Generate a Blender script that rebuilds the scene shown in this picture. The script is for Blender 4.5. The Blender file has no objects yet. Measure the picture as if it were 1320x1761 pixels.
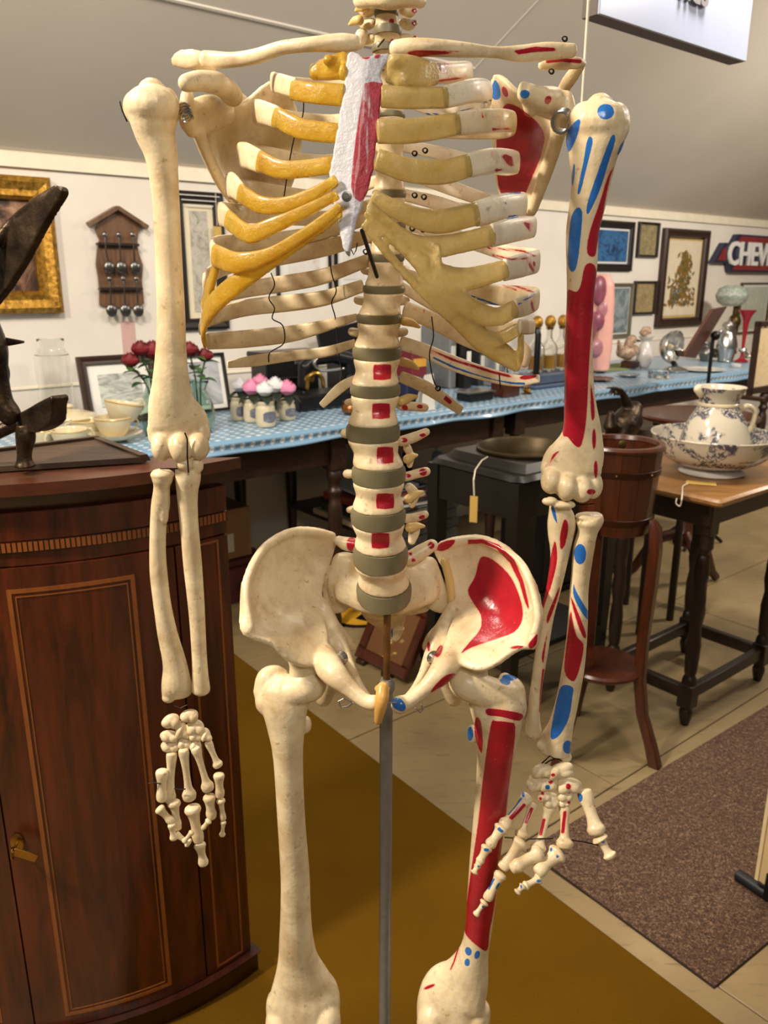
import bpy, bmesh, math, random
import numpy as np
from mathutils import Vector, Matrix, geometry, noise as mnoise
random.seed(7)
C = bpy.context.scene.collection
pi = math.pi
# ------------------------------------------------------------------ camera
FPX, CX, CY, CAMH, PITCH = 1380.0, 660.0, 880.5, 1.25, math.radians(16.1)
cam_d = bpy.data.cameras.new('camera'); cam = bpy.data.objects.new('camera', cam_d); C.objects.link(cam)
cam.location = (0, 0, CAMH); cam.rotation_euler = (pi/2 - PITCH, 0, 0)
cam_d.sensor_fit = 'VERTICAL'; cam_d.sensor_height = 36.0; cam_d.lens = FPX/1761*36.0
cam_d.clip_start = 0.05
cam_d.dof.use_dof = True; cam_d.dof.focus_distance = 0.71; cam_d.dof.aperture_fstop = 13.0
bpy.context.scene.camera = cam
# ------------------------------------------------------------------ world, lamps, exposure
wd = bpy.data.worlds.new('world'); bpy.context.scene.world = wd; wd.use_nodes = True
wd.node_tree.nodes['Background'].inputs[0].default_value = (1.0, 0.90, 0.76, 1)
wd.node_tree.nodes['Background'].inputs[1].default_value = 0.12
vs = bpy.context.scene.view_settings
vs.view_transform = 'Standard'; vs.look = 'None'; vs.gamma = 1; vs.use_curve_mapping = False; vs.exposure = 0.0
def area(name, loc, target, size, power, col):
    d = bpy.data.lights.new(name, 'AREA'); d.shape = 'DISK'; d.size = size; d.energy = power; d.color = col
    o = bpy.data.objects.new(name, d); C.objects.link(o); o.location = loc
    o.rotation_euler = (Vector(target)-Vector(loc)).to_track_quat('-Z', 'Y').to_euler()
    return o
WARM = (1.0, 0.86, 0.68); NEUT = (1.0, 0.91, 0.80); COOL = (0.90, 0.95, 1.0)
area('lamp_left_row', (-1.37, 0.25, 2.35), (0.1, 0.8, 0.8), 0.22, 58, WARM)
area('lamp_camera_side', (0.25, -0.75, 2.15), (0.0, 0.75, 0.95), 0.45, 12.5, NEUT)
area('lamp_middle_row', (0.75, 1.75, 2.35), (1.15, 2.7, 0.8), 0.25, 22, NEUT)
area('lamp_far_row', (2.7, 3.2, 2.3), (2.6, 4.4, 0.9), 0.3, 38, NEUT)
def bulb(name, loc, power, col, r=.06):
    d = bpy.data.lights.new(name, 'POINT'); d.energy = power; d.color = col; d.shadow_soft_size = r
    o = bpy.data.objects.new(name, d); C.objects.link(o); o.location = loc
bulb('ceiling_fill_middle', (1.35, 1.75, 2.10), 16, NEUT); bulb('bulb_far_row', (2.9, 3.1, 2.3), 46, WARM); bulb('ceiling_fill_left', (-1.4, 0.3, 2.45), 20, NEUT)  # middle and left point lights are added fill to brighten the ceiling
area('lamp_table_left', (-0.6, 1.5, 2.3), (-0.5, 2.6, 0.9), 0.3, 20, NEUT)
# ------------------------------------------------------------------ geometry of the view
CP, SP = math.cos(PITCH), math.sin(PITCH)
def ray(px, py):
    u, v = (px-CX)/FPX, (CY-py)/FPX
    return Vector((u, CP+v*SP, -SP+v*CP))
CAM = Vector((0, 0, CAMH))
def P(px, py, Y):                       # point of the place at forward distance Y
    r = ray(px, py); return CAM + r*(Y/r.y)
def PZ(px, py, z):                      # point at height z
    r = ray(px, py); return CAM + r*((z-CAMH)/r.z)
WA = math.radians(51.0); WV = Vector((math.sin(WA), math.cos(WA), 0)); NV = Vector((-math.cos(WA), math.sin(WA), 0))
def PN(px, py, n):                      # point on a plane parallel to the long wall
    r = ray(px, py); return CAM + r*(n/(r.x*NV.x+r.y*NV.y))
def W(s, n, z): return WV*s + NV*n + Vector((0, 0, z))
def SN(p): return Vector(p).dot(WV), Vector(p).dot(NV)
def mpp(p):                             # metres per photo pixel at p
    q = Vector(p)-CAM; return (q.y*CP - q.z*SP)/FPX
def project(V):
    q = V - np.array((0, 0, CAMH)); d = q[:, 1]*CP - q[:, 2]*SP; up = q[:, 1]*SP + q[:, 2]*CP
    return np.stack([CX + FPX*q[:, 0]/d, CY - FPX*up/d], 1)
# ------------------------------------------------------------------ materials
def lin(c): return tuple(((x/255.0)/12.92 if x/255.0 <= .04045 else ((x/255.0+.055)/1.055)**2.4) for x in c)
class NT:
    def __init__(s, name):
        s.m = bpy.data.materials.new(name); s.m.use_nodes = True; s.t = s.m.node_tree; s.b = s.t.nodes['Principled BSDF']
        s.tc = None
    def n(s, k, **kw):
        x = s.t.nodes.new(k)
        for a, v in kw.items(): setattr(x, a, v)
        return x
    def l(s, a, b): s.t.links.new(a, b)
    def obj(s):
        if not s.tc: s.tc = s.n('ShaderNodeTexCoord')
        return s.tc.outputs['Object']
    def mapped(s, scale, rot=(0, 0, 0)):
        mp = s.n('ShaderNodeMapping'); mp.inputs['Scale'].default_value = scale; mp.inputs['Rotation'].default_value = rot
        s.l(s.obj(), mp.inputs[0]); return mp.outputs[0]
    def noise(s, scale, detail=4, vec=None, rough=.55, dist=0):
        x = s.n('ShaderNodeTexNoise'); x.inputs['Scale'].default_value = scale; x.inputs['Detail'].default_value = detail
        x.inputs['Roughness'].default_value = rough; x.inputs['Distortion'].default_value = dist
        s.l(vec if vec is not None else s.obj(), x.inputs['Vector']); return x.outputs['Fac']
    def ramp(s, fac, stops):
        x = s.n('ShaderNodeValToRGB'); e = x.color_ramp.elements
        while len(e) < len(stops): e.new(.5)
        for el, (p, c) in zip(e, stops): el.position = p; el.color = (*c, 1) if len(c) == 3 else c
        s.l(fac, x.inputs[0]); return x.outputs[0]
    def mix(s, fac, a, b, blend='MIX'):
        x = s.n('ShaderNodeMix', data_type='RGBA', blend_type=blend)
        for i, v in ((0, fac), (6, a), (7, b)):
            if hasattr(v, 'is_linked'): s.l(v, x.inputs[i])
            else: x.inputs[i].default_value = v if i == 0 else (*v, 1)
        return x.outputs[2]
    def math(s, op, a, b=None, c=None):
        x = s.n('ShaderNodeMath', operation=op)
        for i, v in enumerate((a, b, c)):
            if v is None: continue
            if hasattr(v, 'is_linked'): s.l(v, x.inputs[i])
            else: x.inputs[i].default_value = v
        return x.outputs[0]
    def bump(s, h, strength=.3, dist=.002):
        x = s.n('ShaderNodeBump'); x.inputs['Strength'].default_value = strength; x.inputs['Distance'].default_value = dist
        s.l(h, x.inputs['Height']); s.l(x.outputs[0], s.b.inputs['Normal'])
    def set(s, **kw):
        for k, v in kw.items():
            i = s.b.inputs[k.replace('_', ' ')]
            if hasattr(v, 'is_linked'): s.l(v, i)
            else: i.default_value = (*v, 1) if isinstance(v, tuple) and len(v) == 3 and len(i.default_value) == 4 else v
        return s
def plain(name, rgb, rough=.5, metal=0, vary=.12, scale=18, bump=0, **kw):
    t = NT(name); c = lin(rgb)
    f = t.noise(scale, 5)
    lo = tuple(x*(1-vary) for x in c); hi = tuple(min(1, x*(1+vary)) for x in c)
    t.set(Base_Color=t.ramp(f, [(.3, lo), (.7, hi)]), Roughness=rough, Metallic=metal, **kw)
    if bump: t.bump(t.noise(scale*4, 4), bump)
    return t.m
def wood(name, dark, light, scale=(14, 14, 1.6), rough=.35, coat=.2, figure=1.0, rot=(0, 0, 0)):
    t = NT(name); v = t.mapped(scale, rot)
    a = t.noise(2.2, 6, v, .6, 1.2*figure); b = t.noise(9, 5, v, .6, .3)
    f = t.math('ADD', t.math('MULTIPLY', a, .65), t.math('MULTIPLY', b, .35))
    c = t.ramp(f, [(.32, lin(dark)), (.68, lin(light))])
    t.set(Base_Color=c, Roughness=rough, Coat_Weight=coat, Coat_Roughness=.25); t.bump(b, .08, .001)
    return t.m
def glass(name, rgb=(235, 240, 235), rough=.03, ior=1.45):
    t = NT(name); t.set(Base_Color=lin(rgb), Roughness=rough, Transmission_Weight=1.0, IOR=ior); return t.m
M = {}
# ------------------------------------------------------------------ mesh helpers
def mesh(name, V, F, mat=None, parent=None, smooth=True, mats=None, mi=None):
    me = bpy.data.meshes.new(name); me.from_pydata([tuple(v) for v in V], [], F); me.validate(); me.update()
    bm = bmesh.new(); bm.from_mesh(me); bmesh.ops.recalc_face_normals(bm, faces=bm.faces); bm.to_mesh(me); bm.free()
    for m in (mats or ([mat] if mat else [])): me.materials.append(m)
    if mi is not None: me.polygons.foreach_set('material_index', mi)
    if smooth: me.polygons.foreach_set('use_smooth', [True]*len(me.polygons))
    o = bpy.data.objects.new(name, me); C.objects.link(o)
    if smooth == 'auto': me.set_sharp_from_angle(angle=math.radians(35))
    if parent: put(o, parent)
    return o
def put(o, parent):
    o.parent = parent; o.matrix_parent_inverse = Matrix.Translation(-Vector(parent.location)) if parent.rotation_euler.to_quaternion().angle < 1e-6 else parent.matrix_basis.inverted()
def tag(o, label=None, cat=None, group=None, kind=None):
    if label: o['label'] = label
    if cat: o['category'] = cat
    if group: o['group'] = group
    if kind: o['kind'] = kind
    return o
def thing(name, loc, label, cat, group=None):
    o = bpy.data.objects.new(name, None); C.objects.link(o); o.location = loc; o.empty_display_size = .05
    return tag(o, label, cat, group)
def cr(keys, n):                        # Catmull-Rom through key tuples
    K = np.array(keys, float); m = len(K)
    if m == 2: return np.array([K[0]+(K[1]-K[0])*i/n for i in range(n+1)])
    E = np.vstack([2*K[0]-K[1], K, 2*K[-1]-K[-2]]); out = []
    for i in range(m-1):
        a, b, c, d = E[i:i+4]
        for k in range(n):
            t = k/n; out.append(.5*((2*b)+(-a+c)*t+(2*a-5*b+4*c-d)*t*t+(-a+3*b-3*c+d)*t**3))
    out.append(K[-1]); return np.array(out)
def loft(rings, close=True):
    V, F = [], []; k = len(rings[0])
    for r in rings: V += [tuple(p) for p in r]
    for i in range(len(rings)-1):
        for j in range(k):
            F.append((i*k+j, i*k+(j+1) % k, (i+1)*k+(j+1) % k, (i+1)*k+j))
    if close: F.append(tuple(range(k-1, -1, -1))); b = (len(rings)-1)*k; F.append(tuple(range(b, b+k)))
    return V, F
def tube_w(pts, rad, seg=10, flat=1.0, up=None, dome=True):
    """tube along world points; rad per point; flat = depth/width ratio (number or list)."""
    pts = [Vector(p) for p in pts]; n = len(pts); rings = []
    fl = flat if hasattr(flat, '__len__') else [flat]*n
    rad = rad if hasattr(rad, '__len__') else [rad]*n
    ref = None
    for i in range(n):
        t = (pts[min(i+1, n-1)]-pts[max(i-1, 0)]).normalized()
        if up is not None: a = t.cross(Vector(up)); a = a.normalized() if a.length > 1e-6 else t.orthogonal().normalized()
        else:
            a = t.orthogonal().normalized() if ref is None else (ref - t*ref.dot(t)).normalized()
            ref = a
        b = t.cross(a).normalized()
        rings.append([pts[i]+a*rad[i]*math.cos(2*pi*j/seg)+b*rad[i]*fl[i]*math.sin(2*pi*j/seg) for j in range(seg)])
    if dome:
        def cap(r, c, t, R):
            return [[c+(p-c)*math.cos(q)+t*R*math.sin(q) for p in r] for q in (pi/6, pi/3, pi*.47)]
        t0 = (pts[0]-pts[1]).normalized(); t1 = (pts[-1]-pts[-2]).normalized()
        k0, k1 = rad[0]*min(1, fl[0])*dome, rad[-1]*min(1, fl[-1])*dome
        rings = cap(rings[0], pts[0], t0, k0)[::-1] + rings + cap(rings[-1], pts[-1], t1, k1)
    return loft(rings)
def merge(*parts):
    V, F = [], []
    for v, f in parts:
        b = len(V); V += list(v); F += [tuple(i+b for i in q) for q in f]
    return V, F
def blob(c, r, rot=None, seg=16, rings=10):
    c = Vector(c); R = rot or Matrix.Identity(3); V, F = [], []
    r = r if hasattr(r, '__len__') else (r, r, r)
    V.append(c+R@Vector((0, 0, r[2])))
    for i in range(1, rings):
        a = pi*i/rings
        for j in range(seg):
            b = 2*pi*j/seg; V.append(c+R@Vector((r[0]*math.sin(a)*math.cos(b), r[1]*math.sin(a)*math.sin(b), r[2]*math.cos(a))))
    V.append(c+R@Vector((0, 0, -r[2])))
    for j in range(seg): F.append((0, 1+j, 1+(j+1) % seg))
    for i in range(rings-2):
        for j in range(seg):
            p = 1+i*seg; F.append((p+j, p+seg+j, p+seg+(j+1) % seg, p+(j+1) % seg))
    p = 1+(rings-2)*seg; e = len(V)-1
    for j in range(seg): F.append((p+j, e, p+(j+1) % seg))
    return V, F
def lathe(prof, c, seg=32, axis=None, sx=1, sy=1, close=True):
    """prof = [(radius, height)] turned about z at c (axis: optional 3x3)."""
    c = Vector(c); R = axis or Matrix.Identity(3)
    rings = [[c+R@Vector((max(r, 1e-5)*math.cos(2*pi*j/seg)*sx, max(r, 1e-5)*math.sin(2*pi*j/seg)*sy, h)) for j in range(seg)] for r, h in prof]
    return loft(rings, close)
def box(c, d, rot=None, bev=0.0):
    """box centred at c, full sizes d, with chamfered vertical and horizontal edges."""
    c = Vector(c); R = rot or Matrix.Identity(3); x, y, z = d[0]/2, d[1]/2, d[2]/2; b = min(bev, x*.9, y*.9, z*.9)
    if b <= 0:
        V = [c+R@Vector((i*x, j*y, k*z)) for k in (-1, 1) for i, j in ((-1, -1), (1, -1), (1, 1), (-1, 1))]
        return V, [(3, 2, 1, 0), (4, 5, 6, 7), (0, 1, 5, 4), (1, 2, 6, 5), (2, 3, 7, 6), (3, 0, 4, 7)]
    def ring(ix, iy, zz): return [c+R@Vector(p+(zz,)) for p in ((-x+ix, -y+iy+b), (-x+ix+b, -y+iy), (x-ix-b, -y+iy), (x-ix, -y+iy+b), (x-ix, y-iy-b), (x-ix-b, y-iy), (-x+ix+b, y-iy), (-x+ix, y-iy-b))]
    return loft([ring(b, b, -z), ring(0, 0, -z+b), ring(0, 0, z-b), ring(b, b, z)])
RZ = lambda a: Matrix.Rotation(a, 3, 'Z')
WR = RZ(pi/2-WA)                        # local x along the wall, y into the wall
def prism(pts, a, b):
    """polygon of world points extruded by vector"""
    n = len(pts); V = [Vector(p)+Vector(a) for p in pts]+[Vector(p)+Vector(b) for p in pts]
    F = [tuple(range(n-1, -1, -1)), tuple(range(n, 2*n))]+[(i, (i+1) % n, n+(i+1) % n, n+i) for i in range(n)]
    return V, F
def part(name, vf, mat, parent=None, smooth='auto', label=None):
    o = mesh(name, vf[0], vf[1], mat, parent, smooth)
    if label: o['label'] = label
    return o
def struct(name, vf, mat, parent=None, smooth=False):
    o = mesh(name, vf[0], vf[1], mat, parent, smooth)
    if not parent: o['kind'] = 'structure'
    return o
def copy_tree(o, parent=None):
    c = o.copy(); C.objects.link(c)
    if parent: c.parent = parent; c.matrix_parent_inverse = o.matrix_parent_inverse.copy()
    for ch in list(o.children): copy_tree(ch, c)
    return c
# ================================================================== SETTING
t = NT('wall_paint'); f = t.noise(3, 4)
t.set(Base_Color=t.ramp(f, [(.3, lin((226, 217, 205))), (.7, lin((236, 229, 218)))]), Roughness=.7); t.bump(t.noise(60, 4), .12); M['wall'] = t.m
M['trim'] = plain('cream_gloss_trim', (238, 228, 205), .4, vary=.05)
t = NT('ceiling_paint'); t.set(Base_Color=t.ramp(t.noise(1.3, 3), [(.3, lin((196, 188, 176))), (.7, lin((208, 200, 188)))]), Roughness=.75); t.bump(t.noise(90, 3), .1); M['ceiling'] = t.m
t = NT('floor_board'); a = t.noise(2.5, 6); b = t.noise(14, 6, t.mapped((1, 5, 1), (0, 0, .8)))
c = t.ramp(a, [(.3, lin((118, 100, 68))), (.55, lin((142, 122, 86))), (.75, lin((162, 142, 104)))])
c = t.mix(t.ramp(b, [(.30, (.55, .55, .55)), (.42, (0, 0, 0))]), c, lin((92, 76, 50)))
t.set(Base_Color=c, Roughness=.5); t.bump(b, .1); M['floor'] = t.m
M['gap'] = plain('floor_gap', (84, 68, 44), .8)
t = NT('mustard_carpet'); a = t.noise(700, 3); b = t.noise(4, 4)
t.set(Base_Color=t.mix(.35, t.ramp(a, [(.25, lin((62, 42, 4))), (.75, lin((124, 87, 14)))]), t.ramp(b, [(.3, lin((78, 54, 6))), (.7, lin((104, 74, 11)))])), Roughness=1.0, Specular_IOR_Level=.08); t.bump(a, .6, .003); M['mustard'] = t.m
t = NT('brown_carpet'); a = t.noise(150, 5, t.mapped((1, 1, 1)), .75, 1.5); b = t.noise(900, 2)
t.set(Base_Color=t.ramp(a, [(.32, lin((38, 21, 16))), (.5, lin((88, 62, 48))), (.62, lin((158, 126, 98)))]), Roughness=.95); t.bump(a, 1.0, .004); M['browncarpet'] = t.m
M['carpet_edge'] = plain('carpet_binding', (44, 30, 22), .9)

WALLN, WALLTOP, CSL = 3.05, 1.668, 0.62
S0, S1 = -3.2, 7.5
struct('wall_back', prism([W(S0, WALLN, 0), W(S1, WALLN, 0), W(S1, WALLN, WALLTOP), W(S0, WALLN, WALLTOP)], (0, 0, 0), NV*.12), M['wall'])
N0 = -1.9
ct = WALLTOP+(WALLN-N0)*CSL
struct('ceiling', prism([W(S0, WALLN+.14, WALLTOP-.14*CSL), W(S1, WALLN+.14, WALLTOP-.14*CSL), W(S1, N0, ct), W(S0, N0, ct)], (0, 0, 0), (0, 0, .1)), M['ceiling'])
struct('trim_1', prism([W(S0, WALLN-.004, 0), W(S0, WALLN-.016, 0), W(S0, WALLN-.016, .046), W(S0, WALLN-.004, .052)], (0, 0, WALLTOP-.052), WV*(S1-S0)+Vector((0, 0, WALLTOP-.052))), M['trim'])
struct('trim_2', prism([W(S0, WALLN-.002, 0), W(S0, WALLN-.008, .004), W(S0, WALLN-.006, .012), W(S0, WALLN-.002, .014)], (0, 0, .872), WV*(S1-S0)+Vector((0, 0, .872))), M['trim'])
struct('baseboard_back', prism([W(S0, WALLN-.001, 0), W(S0, WALLN-.018, 0), W(S0, WALLN-.018, .10), W(S0, WALLN-.001, .115)], (0, 0, .002), WV*(S1-S0)+Vector((0, 0, .002))), M['trim'])
fl = struct('floor', prism([W(S0, N0, 0), W(S1, N0, 0), W(S1, WALLN+.1, 0), W(S0, WALLN+.1, 0)], (0, 0, -.06), (0, 0, -.006)), M['gap'])
# hardboard sheets laid in rows parallel with the wall
rowsn = [-1.9, -.9, .2, 1.02, 1.62, 2.22, 3.04]
for i in range(len(rowsn)-1):
    s = S0+(.37*i) % 1.2-1.2
    while s < S1:
        a, b = max(s, S0)+.002, min(s+1.22, S1)-.002
        if b-a > .1:
            h = random.uniform(-.0008, .0008)
            vf = box(W((a+b)/2, (rowsn[i]+rowsn[i+1])/2, -.004+h), (b-a, rowsn[i+1]-rowsn[i]-.004, .008), WR, .0015)
            struct('floor_board', vf, M['floor'], fl)
        s += 1.22
# cover strips over the joints of the ceiling sheets
def on_ceiling(x, y):
    r = ray(x, y); k = (WALLTOP+WALLN*CSL-CAMH)/(r.z+CSL*(r.x*NV.x+r.y*NV.y)); return CAM+r*k
for i, ((x0, y0), (x1, y1)) in enumerate((((300, 0), (815, 118)), ((925, 0), (815, 118)))):
    a, c = on_ceiling(x0, y0), on_ceiling(x1, y1); d = (c-a).normalized(); up = (NV+Vector((0, 0, -CSL))).cross(WV).normalized()
    up = up if up.z > 0 else -up; sd = d.cross(up).normalized(); a -= d*(.9 if i == 0 else .5); w, h = (.007, .005) if i == 0 else (.003, .002)
    struct('trim_%d' % (3+i), loft([[p-sd*w, p-sd*w*.6-up*h, p+sd*w*.6-up*h, p+sd*w] for p in (a, c)]), M['ceiling'])
# carpets
def slab(name, pts, z0, z1, m, m2, label, cat):
    n = len(pts)
    th = thing(name, sum(pts, Vector())/n, label, cat)
    c = th.location
    bot = [Vector((p.x, p.y, z0)) for p in pts]; top = [Vector((p.x, p.y, z1-.002)) for p in pts]
    ins = [Vector((p.x+(c.x-p.x)*.006, p.y+(c.y-p.y)*.006, z1)) for p in pts]
    part('carpet_edge', loft([bot, top]), m2, th)
    part('pile', loft([[Vector((p.x+(c.x-p.x)*.004, p.y+(c.y-p.y)*.004, z1-.001)) for p in pts], ins]), m, th, smooth=False)
    return th
g = lambda x, y: PZ(x, y, .008)
e1 = g(408, 1128); e2 = g(1245, 1761); d = (e2-e1).normalized(); nrm = Vector((d.y, -d.x, 0))
if nrm.y > 0: nrm = -nrm
A = e1-d*.12; B = e2+d*.7
slab('mustard_carpet_runner', [A, B, B+nrm*.86, A+nrm*.86], .0062, .010, M['mustard'], M['carpet_edge'], 'mustard brown carpet runner under the skeleton stand and corner cabinet', 'carpet')
q = lambda x, y: PZ(x, y, .006)
slab('brown_carpet_mat', [q(905, 1460), q(1400, 1163), q(1560, 1420), q(1228, 1697)][::-1], .0, .006, M['browncarpet'], M['carpet_edge'], 'flecked dark brown carpet mat beside the mustard runner', 'carpet')
# ================================================================== SKELETON
def bone_mat(name, c0, c1):
    t = NT(name)
    f = t.noise(28, 6, None, .6, .4); g = t.noise(240, 4); p = t.noise(130, 3)
    base = t.ramp(f, [(.30, lin(c0)), (.58, lin(c1))])
    base = t.mix(t.ramp(t.noise(70, 5, None, .7), [(.30, (.36, .36, .36)), (.44, (0, 0, 0))]), base, lin((176, 156, 128)))
    base = t.mix(t.ramp(p, [(.27, (.55, .55, .55)), (.36, (0, 0, 0))]), base, lin((150, 118, 78)))
    wob = t.math('MULTIPLY_ADD', t.noise(300, 2), .05, -.025)
    streak = t.noise(420, 3, None, .7)
    rough = .42
    for at, col, hi in (('paint_red', (146, 8, 26), (178, 24, 44)), ('paint_blue', (28, 92, 172), (48, 118, 196))):
        a = t.n('ShaderNodeAttribute'); a.attribute_name = at
        v = t.math('ADD', a.outputs['Fac'], wob)
        if at == 'paint_red':
            base = t.mix(t.ramp(v, [(.42, (0, 0, 0)), (.49, (.55, .55, .55))]), base, lin((236, 150, 130)))
        m = t.ramp(v, [(.495, (0, 0, 0)), (.53, (1, 1, 1))])
        worn = t.ramp(streak, [(.70, (1, 1, 1)), (.76, (.25, .25, .25))])
        m = t.math('MULTIPLY', m, worn)
        base = t.mix(m, base, t.ramp(f, [(.3, lin(col)), (.7, lin(hi))]))
        rough = t.math('MULTIPLY_ADD', m, -.16, rough)
    t.set(Base_Color=base, Roughness=rough, Subsurface_Weight=.06, Subsurface_Radius=(.004, .002, .001), Coat_Weight=.12, Coat_Roughness=.2)
    h = t.math('ADD', t.math('MULTIPLY', f, .7), t.math('MULTIPLY', g, .3)); t.bump(h, .42, .0025)
    return t.m
M['bone'] = bone_mat('bone_plastic', (198, 172, 132), (232, 214, 176))
M['bone_white'] = bone_mat('bone_plastic_pale', (222, 206, 178), (240, 228, 204))
t = NT('sternum_plaster'); 
a = t.n('ShaderNodeAttribute'); a.attribute_name = 'paint_red'; st = t.noise(26, 6, t.mapped((7, 7, 1)), .7, .6)
v = t.math('ADD', a.outputs['Fac'], t.math('MULTIPLY_ADD', t.noise(160, 3), .10, -.05))
m = t.math('MULTIPLY', t.ramp(v, [(.485, (0, 0, 0)), (.53, (1, 1, 1))]), t.ramp(st, [(.57, (1, 1, 1)), (.72, (.1, .1, .1))]))
t.set(Base_Color=t.mix(m, t.ramp(t.noise(30, 5), [(.3, lin((176, 174, 182))), (.7, lin((198, 197, 204)))]), lin((158, 10, 40))), Roughness=.36, Coat_Weight=.15)
t.bump(t.noise(140, 6, None, .65), .45, .003); M['sternum'] = t.m
t = NT('amber_cartilage'); a = t.noise(60, 5, None, .6, .6)
t.set(Base_Color=t.ramp(a, [(.3, lin((232, 182, 34))), (.7, lin((250, 216, 92)))]), Roughness=.2, Transmission_Weight=.66, Subsurface_Weight=.5, Subsurface_Radius=(.014, .009, .001), IOR=1.3, Coat_Weight=.3, Coat_Roughness=.15)
t.bump(t.noise(150, 6, None, .65), .55, .003); M['amber'] = t.m
t = NT('cloudy_cartilage'); a = t.noise(60, 5, None, .6, .6)
t.set(Base_Color=t.ramp(a, [(.3, lin((224, 196, 116))), (.7, lin((242, 222, 158)))]), Roughness=.2, Transmission_Weight=.66, Subsurface_Weight=.3, Subsurface_Radius=(.010, .007, .002), IOR=1.3, Coat_Weight=.25, Coat_Roughness=.15)
t.bump(t.noise(120, 6, None, .65), .5, .003); M['cloudy'] = t.m
M['disc'] = plain('grey_disc_rubber', (112, 104, 78), .42, vary=.08, scale=40)
M['wire'] = plain('dark_wire', (46, 42, 38), .4, .8)
M['steel'] = plain('bright_steel', (190, 188, 184), .25, 1.0, vary=.06)
M['pole'] = plain('grey_painted_pole', (128, 126, 122), .42, .35, vary=.10, scale=120)
M['rust'] = plain('rusty_rod', (112, 78, 40), .5, .6, vary=.35, scale=90)
M['nerve'] = plain('yellow_nerve', (218, 188, 120), .35, vary=.08)
M['tan'] = plain('tan_symphysis', (206, 158, 82), .35, vary=.10, scale=40)

base = P(660, 1761, .73); SK = thing('anatomical_skeleton', (base.x, .73, .08), 'cream plastic teaching skeleton with red and blue muscle markings on one side', 'skeleton')

def rs(keys, n=6):
    """keys (px, py, Y, halfwidth px, depth ratio) -> world points, radii, ratios"""
    K = cr([k if len(k) == 5 else (*k, 1.0) for k in keys], n)
    pts = [P(k[0], k[1], k[2]) for k in K]
    return pts, [max(.0003, k[3]*mpp(p)) for k, p in zip(K, pts)], [max(.15, k[4]) for k in K]
def tb(keys, n=6, seg=16, dome=True, roll=0):
    """solid of elliptical sections whose width faces the view"""
    pts, rad, fl = rs(keys, n); rings = []; N = len(pts)
    for i in range(N):
        t = (pts[min(i+1, N-1)]-pts[max(i-1, 0)]).normalized(); vd = (pts[i]-CAM).normalized()
        a = t.cross(vd)
        a = a.normalized() if a.length > .05 else t.cross(Vector((0, 0, 1))).normalized()
        b = t.cross(a).normalized()
        if roll: a, b = a*math.cos(roll)+b*math.sin(roll), b*math.cos(roll)-a*math.sin(roll)
        rings.append([pts[i]+a*rad[i]*math.cos(2*pi*j/seg)+b*rad[i]*fl[i]*math.sin(2*pi*j/seg) for j in range(seg)])
    if dome:
        def cap(r, c, t, R): return [[c+(p-c)*math.cos(q)+t*R*math.sin(q) for p in r] for q in (pi/6, pi/3, pi*.47)]
        rings = cap(rings[0], pts[0], (pts[0]-pts[1]).normalized(), rad[0]*min(1, fl[0])*dome)[::-1]+rings+cap(rings[-1], pts[-1], (pts[-1]-pts[-2]).normalized(), rad[-1]*min(1, fl[-1])*dome)
    return loft(rings)
def bl(px, py, Y, rx, ry, rd=None, rot=0):
    """ellipsoid: px half-sizes, rd = depth in px"""
    p = P(px, py, Y); m = mpp(p); rd = rd if rd is not None else (rx+ry)/2
    return blob(p, (rx*m, rd*m, ry*m), Matrix.Rotation(-rot, 3, 'Y'))
def idw(ctrl, lam=1e-3):
    """smooth depth surface through control points (thin plate spline)"""
    c = np.array(ctrl, float); X = c[:, :2]/100; n = len(X)
    U = lambda r2: np.where(r2 > 1e-12, r2*np.log(np.maximum(r2, 1e-12)), 0)
    K = U(((X[:, None]-X[None])**2).sum(2))+lam*np.eye(n); Pm = np.hstack([np.ones((n, 1)), X])
    A = np.vstack([np.hstack([K, Pm]), np.hstack([Pm.T, np.zeros((3, 3))])]); w = np.linalg.solve(A, np.concatenate([c[:, 2], np.zeros(3)]))
    def f(x, y):
        q = np.array((x, y))/100; return float(U(((X-q)**2).sum(1)) @ w[:n]+w[n]+w[n+1]*q[0]+w[n+2]*q[1])
    return f
def smooth_poly(poly, n=4):
    k = [tuple(p) for p in poly]; m = len(k); out = []
    for i in range(m):
        a, b, c, d = (np.array(k[(i+q) % m], float) for q in (-1, 0, 1, 2))
        for j in range(n):
            t = j/n; out.append(tuple(.5*((2*b)+(-a+c)*t+(2*a-5*b+4*c-d)*t*t+(-a+3*b-3*c+d)*t**3)))
    return out
def inpoly(x, y, poly):
    r = False; n = len(poly)
    for i in range(n):
        (x1, y1), (x2, y2) = poly[i], poly[i-1]
        if (y1 > y) != (y2 > y) and x < (x2-x1)*(y-y1)/(y2-y1)+x1: r = not r
    return r
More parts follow.
